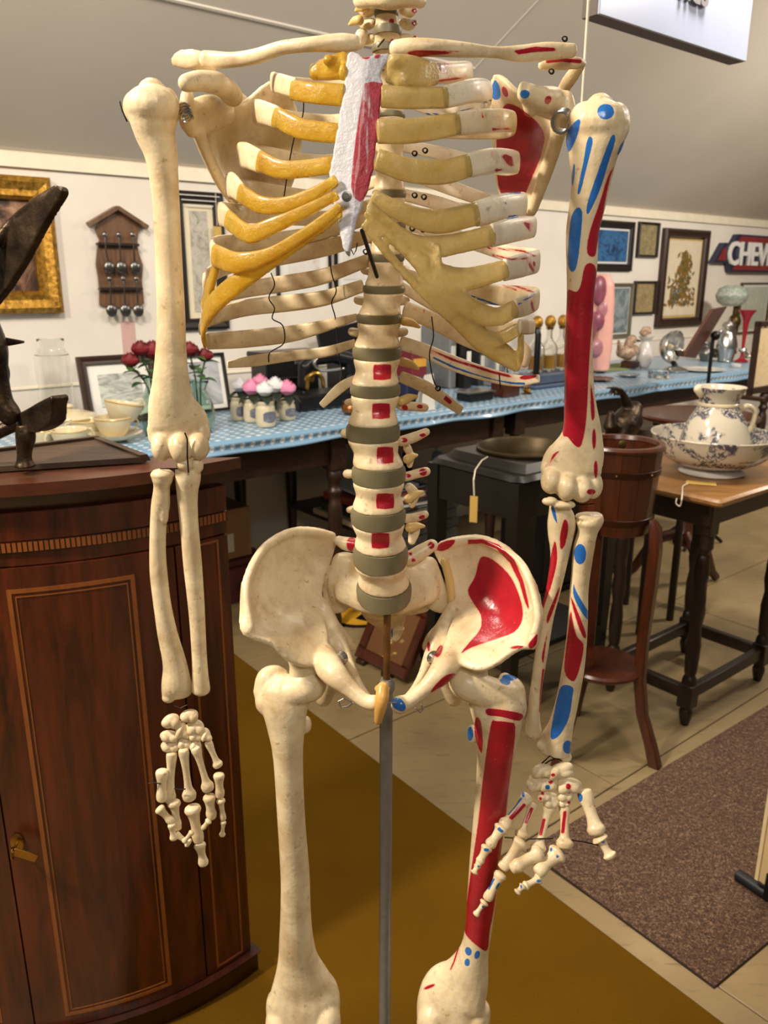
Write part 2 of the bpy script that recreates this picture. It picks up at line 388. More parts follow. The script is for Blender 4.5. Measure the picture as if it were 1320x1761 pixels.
def sheet(poly, yf, th, step=9, sm=3, dirv=(0, 1, 0)):
    """plate with a traced outline, its depth given by yf, th metres thick"""
    o = smooth_poly(poly, sm) if sm else list(poly)
    xs = [p[0] for p in o]; ys = [p[1] for p in o]; ins = []
    y = min(ys)+step/2
    while y < max(ys):
        x = min(xs)+step/2
        while x < max(xs):
            if inpoly(x, y, o) and min((x-a)**2+(y-b)**2 for a, b in o) > (step*.45)**2: ins.append((x, y))
            x += step
        y += step
    v2 = [Vector(p) for p in o]+[Vector(p) for p in ins]; n = len(o)
    r = geometry.delaunay_2d_cdt(v2, [], [list(range(n))], 1, 1e-4)
    pv = r[0]; fs = [tuple(f) for f in r[2]]; orig = r[3]
    bidx = {}
    for k, lst in enumerate(orig):
        for q in lst:
            if q < n: bidx[q] = k
    fr = [P(p[0], p[1], yf(p[0], p[1])) for p in pv]; thf = th if callable(th) else (lambda x, y: th)
    nr = [Vector() for _ in fr]
    for f in fs:
        g_ = (fr[f[1]]-fr[f[0]]).cross(fr[f[2]]-fr[f[0]])
        if g_.dot(fr[f[0]]-CAM) < 0: g_ = -g_
        for k in f: nr[k] += g_
    bk = [a+v.normalized()*thf(p[0], p[1]) for a, p, v in zip(fr, pv, nr)]
    m = len(fr); F = fs+[tuple(i+m for i in f[::-1]) for f in fs]
    for i in range(n):
        a, b = bidx[i], bidx[(i+1) % n]
        if a != b: F.append((a, b, b+m, a+m))
    return fr+bk, F
def fuse(name, parts, voxel, mat, parent=None, smooth=4, paint=None, mats=None):
    """weld overlapping solids into one continuous surface"""
    V, F = merge(*parts); o = mesh('tmp', V, F, mat)
    md = o.modifiers.new('r', 'REMESH'); md.mode = 'VOXEL'; md.voxel_size = voxel; md.use_smooth_shade = True
    if smooth: s = o.modifiers.new('s', 'SMOOTH'); s.factor = .5; s.iterations = smooth
    dg = bpy.context.evaluated_depsgraph_get(); me = bpy.data.meshes.new_from_object(o.evaluated_get(dg))
    old = o.data; bpy.data.objects.remove(o); bpy.data.meshes.remove(old)
    me.name = name; me.materials.clear(); me.materials.append(mat)
    me.polygons.foreach_set('use_smooth', [True]*len(me.polygons))
    ob = bpy.data.objects.new(name, me); C.objects.link(ob)
    if paint: paint_on(ob, paint)
    put(ob, parent or SK); return ob
def sdist(Q, poly):
    pl = np.array(poly, float); a = pl; b = np.roll(pl, -1, 0); best = np.full(len(Q), 1e9); ins = np.zeros(len(Q), bool)
    for p, q in zip(a, b):
        d = q-p; L = max((d*d).sum(), 1e-9); tt = np.clip(((Q-p)@d)/L, 0, 1); best = np.minimum(best, ((Q-(p+tt[:, None]*d))**2).sum(1))
        c = (p[1] > Q[:, 1]) != (q[1] > Q[:, 1]); xx = (q[0]-p[0])*(Q[:, 1]-p[1])/(q[1]-p[1] if abs(q[1]-p[1]) > 1e-9 else 1e-9)+p[0]
        ins ^= c & (Q[:, 0] < xx)
    return np.where(ins, np.sqrt(best), -np.sqrt(best))
def band(pts, w):
    """stroke of half width w along a line -> outline"""
    p = np.array([q[:2] for q in pts], float); t = np.gradient(p, axis=0); t /= np.linalg.norm(t, axis=1)[:, None]; nn = np.stack([-t[:, 1], t[:, 0]], 1)
    ww = np.array(w if hasattr(w, '__len__') else [w]*len(p))[:, None]
    return [tuple(x) for x in np.vstack([p+nn*ww, (p-nn*ww)[::-1]])]
def oval(x, y, rx, ry, rot=0, n=14):
    return [(x+rx*math.cos(a)*math.cos(rot)-ry*math.sin(a)*math.sin(rot), y+rx*math.cos(a)*math.sin(rot)+ry*math.sin(a)*math.cos(rot)) for a in (2*pi*i/n for i in range(n))]
def paint_on(o, paint, k=24.0):
    """muscle markings: signed distance to each mark kept on the surface as an attribute"""
    me = o.data; n = len(me.vertices); V = np.empty(n*3); me.vertices.foreach_get('co', V); V = V.reshape(-1, 3)
    Nn = np.empty(n*3); me.vertices.foreach_get('normal', Nn); Nn = Nn.reshape(-1, 3)
    V = V+np.array(o.matrix_world.translation)
    Q = project(V); vd = np.array(CAM)-V; vd /= np.linalg.norm(vd, axis=1)[:, None]; face = (Nn*vd).sum(1)
    for col in ('red', 'blue'):
        if col not in paint: continue
        d = np.full(n, -1e9)
        for poly in paint[col]: d = np.maximum(d, sdist(Q, poly))
        d = np.minimum(d, 6+face*40)
        at = me.attributes.new('paint_'+col, 'FLOAT', 'POINT'); at.data.foreach_set('value', np.clip(.5+d/k, 0, 1))
def bone(name, keys, mat='bone', n=6, seg=16, paint=None, dome=True, parent=None, label=None, roll=0):
    V, F = tb(keys, n, seg, dome, roll); o = mesh(name, V, F, M[mat])
    if paint: paint_on(o, paint)
    put(o, parent or SK)
    if label: o['label'] = label
    return o
def sp(pts): return smooth_poly(pts, 3)

# ---- skeleton stand: pole, rod, base
ST = thing('skeleton_stand', (base.x, .73, 0), 'grey steel pole stand rising behind the legs of the skeleton', 'stand')
px_ = P(664, 1175, .73)
part('pole', tube_w([Vector((base.x, .73, .10)), Vector((px_.x, .73, px_.z))], .0068, 20, dome=.2), M['pole'], ST)
t_ = P(666, 1045, .73)
part('rod', tube_w([Vector((px_.x, .73, px_.z-.004)), Vector((t_.x, .73, t_.z+.012))], .0036, 14), M['rust'], ST, label='rusty brown rod above the pole')
part('collar', lathe([(.0078, -.008), (.0086, -.006), (.0086, 0), (.0066, .003), (.0055, .005)], (px_.x, .73, px_.z), 20), M['pole'], ST)
part('hub', lathe([(.012, .07), (.03, .075), (.034, .09), (.03, .115), (.012, .13)], (base.x, .73, 0), 20), M['pole'], ST)
for k in range(5):
    a = 2*pi*k/5+.3; e = Vector((base.x+.26*math.cos(a), .73+.26*math.sin(a), .062)); l = part('leg', tube_w([Vector((base.x, .73, .092)), e], .011, 10), M['pole'], ST)
    w = part('castor', lathe([(.006, -.011), (.02, -.010), (.0225, -.006), (.0225, .006), (.02, .010), (.006, .011)], e+Vector((0, 0, -.0295)), 16, Matrix.Rotation(pi/2, 3, 'X')), M['wire'], l)

# ---- spine
def vert_body(top, bot, dep, waist=.90, tiltT=0, tiltB=0):
    """(px, py, half px) of the top and bottom rims; dep = depth ratio"""
    rings = []; N = 9
    Pt, Pb = P(top[0], top[1], top[3]), P(bot[0], bot[1], bot[3]); mt, mb = mpp(Pt)*top[2], mpp(Pb)*bot[2]
    prof = [(0, .93), (.05, 1.0), (.16, .985), (.33, .92), (.5, waist), (.67, .92), (.84, .985), (.95, 1.0), (1, .93)]
    for u, k in prof:
        c = Pt.lerp(Pb, u); r = (mt+(mb-mt)*u)*k; tl = tiltT+(tiltB-tiltT)*u; ring = []
        for j in range(24):
            a = 2*pi*j/24; x = r*math.cos(a); y = r*dep*math.sin(a)
            if y > 0: y *= .75
            ring.append(c+Vector((x, y*math.cos(tl), y*math.sin(tl))))
        rings.append(ring)
    return loft(rings)
def disc_at(x, y, hw, h, Y, dep, tilt):
    c = P(x, y, Y); m = mpp(c); r = hw*m; hh = h*m/2; rings = []
    for z, k in ((-1, .95), (-.7, 1.0), (0, 1.02), (.7, 1.0), (1, .95)):
        rings.append([c+Vector((r*k*math.cos(a), (r*dep*math.sin(a)*(.75 if math.sin(a) > 0 else 1))*math.cos(tilt), z*hh+r*dep*math.sin(a)*math.sin(tilt))) for a in (2*pi*j/24 for j in range(24))])
    return loft(rings)
# (x, y centre, half width, Y, tilt) of the discs from the neck down; the bodies fill the gaps
DISCS = [(664, 22, 21, 11, .748, -.05), (666, 54, 24, 12, .750, -.05), (663, 85, 24, 10, .757, -.08), (668, 122, 24, 7, .768, -.1), (671, 160, 24, 7, .778, -.1), (671, 200, 25, 7, .786, -.08), (671, 241, 25, 8, .790, -.05),
         (670, 284, 26, 8, .792, 0), (669, 334, 29, 11, .790, .04), (667, 388, 30, 10, .785, .06), (664, 443, 31, 11, .779, .08), (660, 497, 36, 11, .771, .08), (652, 547, 39, 13, .762, .08),
         (648, 606, 42, 19, .751, .06), (645, 670, 43, 18, .741, .04), (641, 743, 46, 25, .733, 0), (651, 815, 46, 27, .728, .05), (650, 887, 47, 26, .727, .12), (654, 955, 47, 30, .730, .22), (660, 1016, 47, 27, .740, .42)]
reds = {12: None, 13: (657, 640), 14: (655, 707), 15: (662, 783), 16: (662, 862), 17: (654, 930)}
for i, (x, y, hw, h, Y, tl) in enumerate(DISCS):
    part('disc', disc_at(x, y, hw, h+1, Y, .82 if i > 8 else .9, tl), M['disc'], SK)
    if i+1 < len(DISCS):
        x2, y2, hw2, h2, Y2, tl2 = DISCS[i+1]
        V, F = vert_body((x, y+h/2-1, hw*.97, Y), (x2, y2-h2/2+1, hw2*.95, Y2), .82 if i > 8 else .9, .86 if i >= 12 else .9, tl, tl2)
        pieces = [(V, F)]
        xm, ym, Ym = (x+x2)/2, (y+y2)/2, (Y+Y2)/2; lum = i >= 13; r = hw*.30
        # arch, spinous process and transverse processes behind the body
        by = Ym+.030 if lum else Ym+.026
        pieces.append(tb([(xm-hw*.5, ym-3, Ym+.012, r*.8), (xm-hw*.35, ym, by, r*.8), (xm, ym+4, by+.014, r), (xm+hw*.35, ym, by, r*.8), (xm+hw*.5, ym-3, Ym+.012, r*.8)], 4, 10))
        pieces.append(tb([(xm, ym+4, by+.01, r*.7), (xm, ym+14, by+.045, r*.7)], 3, 10))
        if i >= 8 and not lum:
            for sgn in (-1, 1): pieces.append(tb([(xm+sgn*hw*.4, ym, by-.004, 8), (xm+sgn*hw*1.15, ym-6, by+.012, 8)], 3, 10))
        o = fuse('vertebra', pieces, .0015, M['bone'], smooth=3)
        if reds.get(i):
            cx, cy = reds[i]; w_, h_ = (15, 13) if i != 15 else (14, 14)
            paint_on_p = [(cx-w_, cy-h_), (cx, cy-h_-1), (cx+w_, cy-h_), (cx+w_+1, cy), (cx+w_, cy+h_-1), (cx, cy+h_+1), (cx-w_, cy+h_), (cx-w_-1, cy)]
            o.parent = None; o.matrix_parent_inverse = Matrix(); paint_on(o, {'red': [paint_on_p]}); put(o, SK)
        elif i <= 2:
            o.parent = None; o.matrix_parent_inverse = Matrix(); paint_on(o, {'red': [oval(*q) for q in ((673, 37, 5, 5), (690, 26, 4, 4), (674, 70, 3.5, 4), (702, 33, 3, 4), (700, 18, 8, 4), (676, 45, 0.1, .1))]}); put(o, SK)
# lumbar transverse processes, each a bone of its own look
for keys, red in (([(690, 698, .765, 8), (712, 699, .770, 8), (730, 701, .772, 7)], [(696, 701, 6, 5), (722, 699, 6, 4)]),
                  ([(690, 759, .757, 9), (712, 752, .763, 9), (732, 743, .765, 7)], [(695, 757, 6, 5), (726, 748, 6, 4)]),
                  ([(698, 820, .752, 8), (715, 815, .757, 8), (732, 811, .758, 8)], [(702, 818, 5, 4), (727, 812, 7, 7)]),
                  ([(698, 892, .752, 8), (714, 890, .757, 8), (730, 885, .758, 7)], [(725, 889, 6, 5)]),
                  ([(702, 962, .752, 13), (722, 950, .757, 13), (742, 938, .760, 11)], [(741, 938, 6, 7), (705, 951, 4, 4), (710, 963, 5, 4)])):
    bone('transverse_process', keys, n=5, seg=12, paint={'red': [oval(*q) for q in red]})
for keys in ([(612, 690, .765, 7), (598, 692, .770, 6)], [(612, 744, .757, 8), (594, 745, .765, 9)], [(612, 815, .752, 7), (597, 815, .758, 8)], [(614, 874, .752, 7), (601, 877, .758, 6)],
             [(616, 938, .755, 12), (595, 935, .760, 12), (583, 930, .762, 9)]):
    bone('transverse_process', keys, n=5, seg=12, paint={'red': [oval(604, 936, 9, 13)]} if keys[0][1] == 938 else None)
for keys in ([(700, 770, .765, 7), (706, 785, .768, 6), (704, 800, .768, 5)], [(704, 838, .765, 8), (712, 850, .768, 9), (708, 868, .768, 6)], [(704, 905, .765, 7), (712, 912, .77, 10), (708, 930, .768, 7)], [(704, 960, .765, 6), (710, 975, .765, 8)]):
    bone('facet', keys, n=4, seg=10, label='pale articular facet on the side of the spine')
for a, b in (((700, 790), (716, 783)), ((702, 858), (726, 846)), ((704, 908), (728, 905)), ((694, 552), (720, 562)), ((692, 622), (718, 634)), ((690, 690), (716, 682)), ((618, 35), (601, 42)), ((626, 12), (612, 18))):
    o = bone('nerve', [(*a, .760, 8), ((a[0]+b[0])/2, (a[1]+b[1])/2-2, .763, 7), (*b, .766, 3)], 'nerve', 4, 10); o['label'] = 'yellow spinal nerve stub'
# neck at the upper edge of the photo
fuse('vertebra', [tb([(618, 2, .75, 12), (640, -2, .735, 14), (668, 0, .730, 16), (700, -2, .735, 14), (722, 2, .75, 12)], 5, 12), bl(668, -4, .75, 34, 14, 22)], .0015, M['bone'])
for sx in (-1, 1):
    for k, yy in enumerate((18, 40, 66)):
        bone('facet', [(666+sx*26, yy, .765, 8), (666+sx*38, yy+3, .772, 9), (666+sx*47, yy-1, .775, 5)], n=4, seg=10, paint={'red': [oval(666+46, yy, 5, 5)]} if sx > 0 else None)
bone('facet', [(622, 62, .765, 12), (618, 75, .765, 9)], n=4, seg=10)
# ---- ribs
def rib(keys, mat='bone', name='rib', th=.34, n=6, seg=14, paint=None, label=None, dome=.6):
    pts, rad, fl = rs([(*k[:4], k[4] if len(k) > 4 else th) for k in keys], n); rings = []; N = len(pts); pa = None
    for i in range(N):
        t = (pts[min(i+1, N-1)]-pts[max(i-1, 0)]).normalized(); u = Vector((0, 0, 1)); a = (u-t*u.dot(t))
        a = a.normalized() if a.length > .15 else (pa or t.orthogonal().normalized()); pa = a; b = t.cross(a)
        ring = []
        for j in range(seg):
            q = 2*pi*j/seg; cx, sx = math.cos(q), math.sin(q); cx = math.copysign(abs(cx)**.75, cx); sx = math.copysign(abs(sx)**.75, sx)
            ring.append(pts[i]+a*rad[i]*cx+b*rad[i]*fl[i]*sx)
        rings.append(ring)
    def cap(r, c, t, R): return [[c+(p-c)*math.cos(q)+t*R*math.sin(q) for p in r] for q in (pi/6, pi/3, pi*.47)]
    rings = cap(rings[0], pts[0], (pts[0]-pts[1]).normalized(), rad[0]*.5*dome)[::-1]+rings+cap(rings[-1], pts[-1], (pts[-1]-pts[-2]).normalized(), rad[-1]*.5*dome)
    vf = loft(rings)
    if name is None: return vf
    o = mesh(name, vf[0], vf[1], M[mat])
    if paint: paint_on(o, paint)
    put(o, SK)
    if label: o['label'] = label
    return o
LB = dict(label='plain cream rib on the unpainted side')
rib([(655, 112, .79, 11), (600, 118, .80, 12), (560, 122, .77, 13), (540, 124, .71, 13)], **LB)
rib([(655, 150, .80, 10), (580, 152, .825, 13), (490, 146, .79, 14), (470, 142, .74, 16), (478, 143, .695, 16), (506, 151, .666, 16)], **LB)
rib([(650, 190, .80, 10), (570, 212, .83, 14), (470, 202, .79, 16), (440, 194, .745, 20), (450, 193, .70, 19), (477, 202, .668, 18)], **LB)
rib([(650, 250, .80, 10), (560, 280, .83, 13), (455, 268, .80, 16), (415, 268, .745, 21), (425, 268, .70, 21), (449, 279, .668, 19)], **LB)
rib([(650, 310, .80, 10), (560, 340, .83, 12), (440, 328, .80, 16), (396, 322, .745, 20), (401, 319, .70, 21), (417, 334, .668, 17)], **LB)
rib([(645, 350, .80, 10), (560, 375, .83, 12), (430, 368, .81, 15), (382, 368, .75, 20), (385, 370, .70, 19), (396, 381, .666, 17)], **LB)
rib([(645, 372, .80, 10), (560, 398, .83, 12), (460, 415, .82, 14), (380, 420, .765, 15), (366, 430, .71, 16), (374, 440, .665, 17)], **LB)
rib([(640, 405, .80, 11), (560, 426, .83, 14), (480, 442, .83, 14), (400, 455, .80, 14), (358, 475, .74, 14), (352, 490, .69, 13)], **LB)
rib([(632, 448, .79, 11), (560, 474, .82, 13), (500, 486, .825, 14), (420, 498, .81, 14), (362, 514, .75, 14), (350, 530, .70, 12)], **LB)
rib([(622, 492, .785, 11), (560, 512, .81, 13), (500, 521, .82, 14), (420, 530, .81, 14), (356, 550, .755, 13), (345, 566, .715, 11)], **LB)
rib([(613, 545, .775, 6), (560, 560, .80, 10), (500, 574, .81, 14), (420, 583, .79, 15), (358, 587, .735, 14)], **LB)
rib([(610, 590, .77, 7), (560, 605, .79, 9), (500, 612, .80, 9), (440, 620, .785, 10), (392, 627, .76, 6)], **LB)
rib([(614, 650, .765, 7), (585, 667, .78, 9), (553, 697, .78, 6)], **LB)
RL = 'cream rib with red muscle marks and blue edges'
rib([(684, 130, .79, 10), (740, 131, .80, 12), (800, 128, .765, 14), (802, 122, .73, 15), (746, 126, .677, 17)], paint={'red': [[(750, 113), (772, 108), (766, 122), (758, 128)], band([(745, 141), (780, 136), (803, 130)], 2.5), oval(789, 120, 3, 2), oval(783, 113, 3, 2)]}, label=RL)
rib([(686, 170, .80, 10), (760, 190, .825, 11), (828, 178, .79, 12), (840, 160, .745, 18), (815, 156, .695, 19), (765, 167, .664, 18)], 'bone_white', paint={'blue': [band([(720, 196), (780, 196), (845, 172)], 2)]}, label=RL)
rib([(690, 215, .80, 10), (760, 226, .83, 11), (862, 226, .80, 12), (882, 210, .745, 17), (842, 208, .695, 20), (786, 213, .664, 19)], paint={'red': [oval(831, 200, 3, 9, -.2), band([(848, 202), (858, 206), (872, 207)], 4), band([(845, 222), (862, 219), (879, 220)], 3.5)]}, label=RL)
rib([(690, 250, .80, 10), (750, 262, .83, 11), (855, 288, .81, 12), (888, 280, .75, 18), (848, 277, .695, 21), (803, 285, .664, 20)], 'bone_white', paint={'red': [oval(844, 268, 3, 8), band([(862, 269), (871, 270), (880, 271)], 4.5), band([(850, 294), (868, 288), (885, 284)], 3)], 'blue': [band([(845, 253), (865, 252), (886, 254)], 2)]}, label=RL)
rib([(694, 295, .80, 10), (760, 318, .83, 12), (860, 352, .81, 12), (900, 352, .75, 20), (862, 357, .695, 23), (818, 368, .664, 21)], 'bone_white', paint={'red': [band([(884, 352), (892, 352), (899, 352)], 4.5)], 'blue': [band([(858, 331), (878, 329), (897, 332)], 3), band([(870, 373), (885, 370), (898, 366)], 2.5), oval(869, 352, 2, 6)]}, label=RL)
rib([(694, 335, .80, 10), (760, 352, .83, 12), (870, 392, .81, 12), (917, 390, .75, 17), (882, 395, .695, 21), (845, 405, .658, 20)], 'bone_white', paint={'red': [band([(896, 372), (901, 382), (908, 394), (914, 398)], 2.2), band([(906, 381), (912, 380), (914, 386)], 3)], 'blue': [band([(868, 376), (882, 374), (894, 371)], 2)]}, label=RL)
rib([(692, 385, .80, 10), (760, 400, .83, 12), (860, 432, .815, 13), (921, 447, .755, 18), (902, 455, .695, 20), (868, 464, .652, 19)], 'bone_white', paint={'red': [band([(818, 424), (851, 427), (900, 432), (921, 441)], 1.8), band([(845, 438), (880, 446), (912, 444)], 1.6), band([(909, 448), (911, 459), (918, 468)], 2.2), oval(918, 455, 3, 5)], 'blue': [band([(800, 436), (830, 446), (858, 455)], 1.8)]}, label=RL, seg=24, n=10)
rib([(692, 470, .80, 10), (770, 497, .825, 14), (850, 507, .82, 17), (919, 512, .755, 18), (906, 523, .70, 19), (884, 530, .66, 18)], paint={'red': [band([(860, 484), (890, 493), (918, 503)], 1.8), band([(914, 516), (914, 526), (918, 536)], 2.5), band([(862, 490), (890, 500)], 1.4)], 'blue': [band([(806, 508), (836, 518), (868, 530)], 2), band([(890, 524), (905, 514), (921, 505)], 2)]}, label=RL, seg=24, n=10)
rib([(692, 495, .79, 9), (760, 530, .82, 12), (850, 562, .81, 12), (912, 562, .76, 12), (908, 562, .70, 13), (893, 562, .667, 13)], paint={'red': [band([(725, 500), (745, 506), (760, 510)], 3)]}, label=RL)
rib([(697, 533, .785, 15), (740, 550, .80, 14), (800, 582, .81, 13), (860, 607, .79, 12), (902, 618, .735, 12)], paint={'red': [oval(712, 532, 3, 4, -.3), oval(728, 535, 3, 4)]}, label=RL)
rib([(690, 590, .78, 12), (730, 603, .80, 12), (780, 625, .81, 13), (840, 645, .80, 12), (890, 655, .77, 10), (926, 651, .745, 7)], 'bone_white', paint={'red': [band([(738, 603), (780, 619), (840, 638), (880, 648)], 2.6), oval(908, 648, 16, 4.5, -.15)], 'blue': [band([(742, 614), (785, 634), (840, 650), (880, 659), (905, 660)], 2.2)]}, label=RL, seg=20)
rib([(690, 648, .77, 10), (735, 668, .79, 11), (792, 706, .79, 8)], paint={'red': [band([(764, 683), (770, 688), (777, 695)], 4)], 'blue': [band([(750, 693), (768, 703), (782, 714)], 1.4)]}, label=RL, seg=20)
# costal cartilage
AM = dict(name='costal_cartilage', mat='amber', th=.42, dome=.3)
def cart(keys, mat='amber', **k): return rib(keys, mat, 'costal_cartilage', .42, dome=.3, seg=16, label='translucent amber rib cartilage' if mat == 'amber' else 'cloudy yellow rib cartilage', **k)
fuse('costal_cartilage', [rib([(596, 112, .655, 22), (565, 118, .66, 19), (538, 124, .69, 13)], name=None, th=.6), bl(590, 125, .648, 9, 14, 8), bl(566, 104, .65, 12, 10, 9), bl(543, 126, .672, 12, 12, 10)], .0014, M['amber'])['label'] = 'lumpy amber cartilage of the first rib'
cart([(503, 155, .666, 16), (540, 160, .652, 17), (590, 164, .646, 18)])
cart([(473, 200, .668, 17), (520, 222, .652, 17), (584, 230, .642, 16)])
cart([(446, 277, .668, 18), (490, 292, .652, 15), (572, 284, .638, 14)])
cart([(413, 332, .668, 16), (448, 352, .65, 15), (490, 352, .64, 13), (540, 333, .632, 11), (578, 308, .628, 8)])
cart([(392, 378, .666, 17), (428, 402, .645, 16), (465, 390, .635, 14), (515, 368, .628, 11), (580, 335, .624, 8)])
cart([(370, 440, .664, 20), (410, 452, .64, 18), (460, 440, .63, 13), (500, 418, .626, 11), (545, 388, .623, 10), (586, 355, .621, 8)])
fuse('costal_cartilage', [rib([(353, 592, .715, 11), (349, 566, .70, 13), (362, 530, .675, 19), (395, 497, .65, 19), (440, 467, .638, 15), (500, 428, .628, 11), (550, 394, .624, 9), (588, 366, .621, 7)], name=None, th=.36),
     rib([(352, 530, .70, 16), (362, 490, .68, 14), (372, 455, .666, 12)], name=None, th=.4)], .0016, M['amber'])['label'] = 'amber cartilage along the lower rib margin'
fuse('costal_cartilage', [rib([(668, 118, .652, 24), (705, 124, .655, 27), (748, 127, .676, 19)], name=None, th=.5), bl(682, 105, .648, 14, 12, 10), bl(690, 140, .65, 16, 12, 10)], .0014, M['cloudy'])['label'] = 'lumpy yellow cartilage of the first rib'
cart([(656, 166, .646, 18), (700, 168, .65, 18), (768, 168, .662, 17)], 'cloudy')
cart([(650, 226, .638, 20), (710, 225, .646, 20), (788, 213, .662, 18)], 'cloudy', paint={'red': [band([(735, 244), (750, 240), (765, 236)], 3)]})
cart([(648, 274, .634, 18), (700, 292, .64, 20), (760, 296, .65, 20), (806, 285, .662, 19)], 'cloudy')
cart([(640, 338, .628, 13), (690, 365, .632, 16), (750, 381, .645, 20), (820, 368, .662, 19)], 'cloudy')
cf = fuse('costal_cartilage', [rib(k, name=None, th=.4) for k in (
    [(634, 350, .626, 9), (672, 386, .63, 10), (705, 412, .635, 13), (745, 424, .642, 19), (790, 418, .65, 18), (847, 404, .658, 18)],
    [(628, 366, .624, 7), (662, 402, .627, 8), (700, 434, .631, 11), (750, 470, .638, 20), (800, 480, .645, 20), (870, 463, .652, 17)],
    [(712, 440, .632, 12), (752, 490, .637, 17), (800, 526, .645, 20), (850, 545, .655, 17), (886, 530, .66, 16)],
    [(624, 384, .624, 8), (660, 428, .627, 9), (700, 474, .632, 9), (750, 520, .638, 13), (810, 566, .652, 17), (850, 584, .664, 14), (893, 565, .668, 12)],
    [(745, 425, .640, 14), (750, 465, .638, 14)], [(780, 500, .642, 18), (800, 550, .648, 14)],
    [(780, 548, .648, 12), (830, 588, .662, 19), (870, 612, .68, 19), (891, 634, .69, 9)], [(895, 575, .675, 13), (895, 600, .685, 14), (890, 630, .69, 9)])], .0016, M['cloudy'])
cf['label'] = 'branching cloudy yellow cartilage of the lower ribs'
bone('rib', [(897, 590, .70, 7), (905, 605, .70, 9), (902, 625, .70, 7)], n=3, seg=10)
# sternum
syf = lambda x, y: .646-(y-90)/340*.027+abs(x-(630-(y-90)*.095))*.00010
stp = [(597, 93), (612, 89), (624, 99), (640, 94), (668, 92), (665, 105), (655, 125), (658, 150), (654, 180), (651, 215), (646, 250), (642, 290), (634, 325), (624, 347), (614, 380), (606, 415), (597, 433), (588, 424), (582, 390), (574, 352), (568, 325), (566, 298), (571, 270), (578, 230), (584, 190), (590, 160), (592, 128)]
rng = random.Random(3)
stj = [(x+rng.uniform(-1.4, 1.4), y+rng.uniform(-1.4, 1.4)) for x, y in smooth_poly(stp, 3)]
fuse('sternum', [sheet(stj, syf, .0085, 8, 0)], .0009, M['sternum'], smooth=5, paint={'red': [[(627, 143), (642, 140), (659, 143), (656, 180), (649, 240), (641, 300), (631, 338), (619, 348), (608, 340), (603, 320), (606, 280), (613, 225), (621, 170)], oval(629, 98, 7, 4), oval(649, 97, 6, 4, -.4)]})
p = P(596, 338, .612); m_ = mpp(p)
part('screw', lathe([(.0020, .006), (.0020, 0), (9*m_, -.0002), (8*m_, -.002), (4*m_, -.003)], p, 16, Matrix.Rotation(pi/2, 3, 'X').inverted() @ Matrix.Rotation(pi, 3, 'X')), M['steel'], SK)
part('support_rod', tube_w([P(622, 396, .642), P(648, 476, .70)], 4*m_, 10, dome=.2), M['wire'], SK)
part('hook', tube_w([P(x, y, .66) for x, y in ((603, 428), (608, 438), (612, 430), (614, 418))], 1.2*m_, 8), M['wire'], SK)

# ---- clavicles
bone('clavicle', [(610, 74, .672, 13, .8), (585, 74, .67, 15, .8), (540, 76, .668, 12, .8), (486, 82, .676, 11, .8), (440, 97, .69, 12, .7), (400, 103, .70, 12, .6), (366, 103, .708, 14, .55), (350, 101, .71, 13, .6)])
bone('clavicle', [(680, 84, .670, 14, .8), (705, 82, .668, 15, .8), (745, 82, .668, 14, .8), (800, 86, .676, 12, .8), (850, 90, .69, 9, .8), (895, 92, .70, 13, .6), (940, 88, .706, 14, .55), (985, 87, .712, 11, .6)], seg=24,
     paint={'red': [[(699, 90), (715, 86), (760, 87), (795, 88), (770, 93), (735, 96), (708, 102)], [(882, 87), (920, 80), (955, 82), (958, 88), (920, 90), (890, 94)]]}, label='clavicle with two red muscle marks')
# ---- scapulae
lsy = idw([(330, 170, .735), (325, 200, .735), (353, 266, .76), (391, 330, .79), (486, 336, .835), (470, 145, .80), (423, 175, .785), (420, 260, .815), (510, 200, .82)])
fuse('scapula', [sheet([(405, 178), (425, 176), (467, 141), (500, 160), (520, 230), (510, 300), (486, 345), (440, 350), (400, 345), (385, 325), (372, 295), (356, 266), (342, 235), (336, 205), (352, 180)], lsy, .0058, 9, 3),
    tb([(322, 165, .728, 12), (320, 205, .728, 14), (328, 228, .735, 9)], 4, 14), tb([(332, 200, .738, 26, .6), (362, 195, .75, 30, .5), (395, 190, .77, 22, .4)], 4, 14),
    tb([(340, 225, .74, 12), (356, 266, .76, 11), (380, 315, .785, 10), (400, 345, .80, 8)], 5, 12),
    tb([(320, 143, .690, 15), (345, 139, .70, 17), (380, 146, .715, 19), (400, 165, .75, 18)], 5, 16),
    tb([(298, 107, .745, 8, .5), (312, 103, .735, 15, .5), (334, 102, .725, 16, .5), (352, 101, .722, 11, .6)], 5, 16), tb([(340, 108, .745, 13, .6), (372, 140, .785, 14, .6), (420, 175, .815, 10, .6)], 5, 12)], .0016, M['bone'], smooth=4)
rsy = idw([(975, 175, .735), (960, 230, .745), (915, 370, .80), (860, 345, .83), (850, 220, .83), (846, 130, .81), (890, 160, .78), (900, 260, .815), (930, 230, .79)])
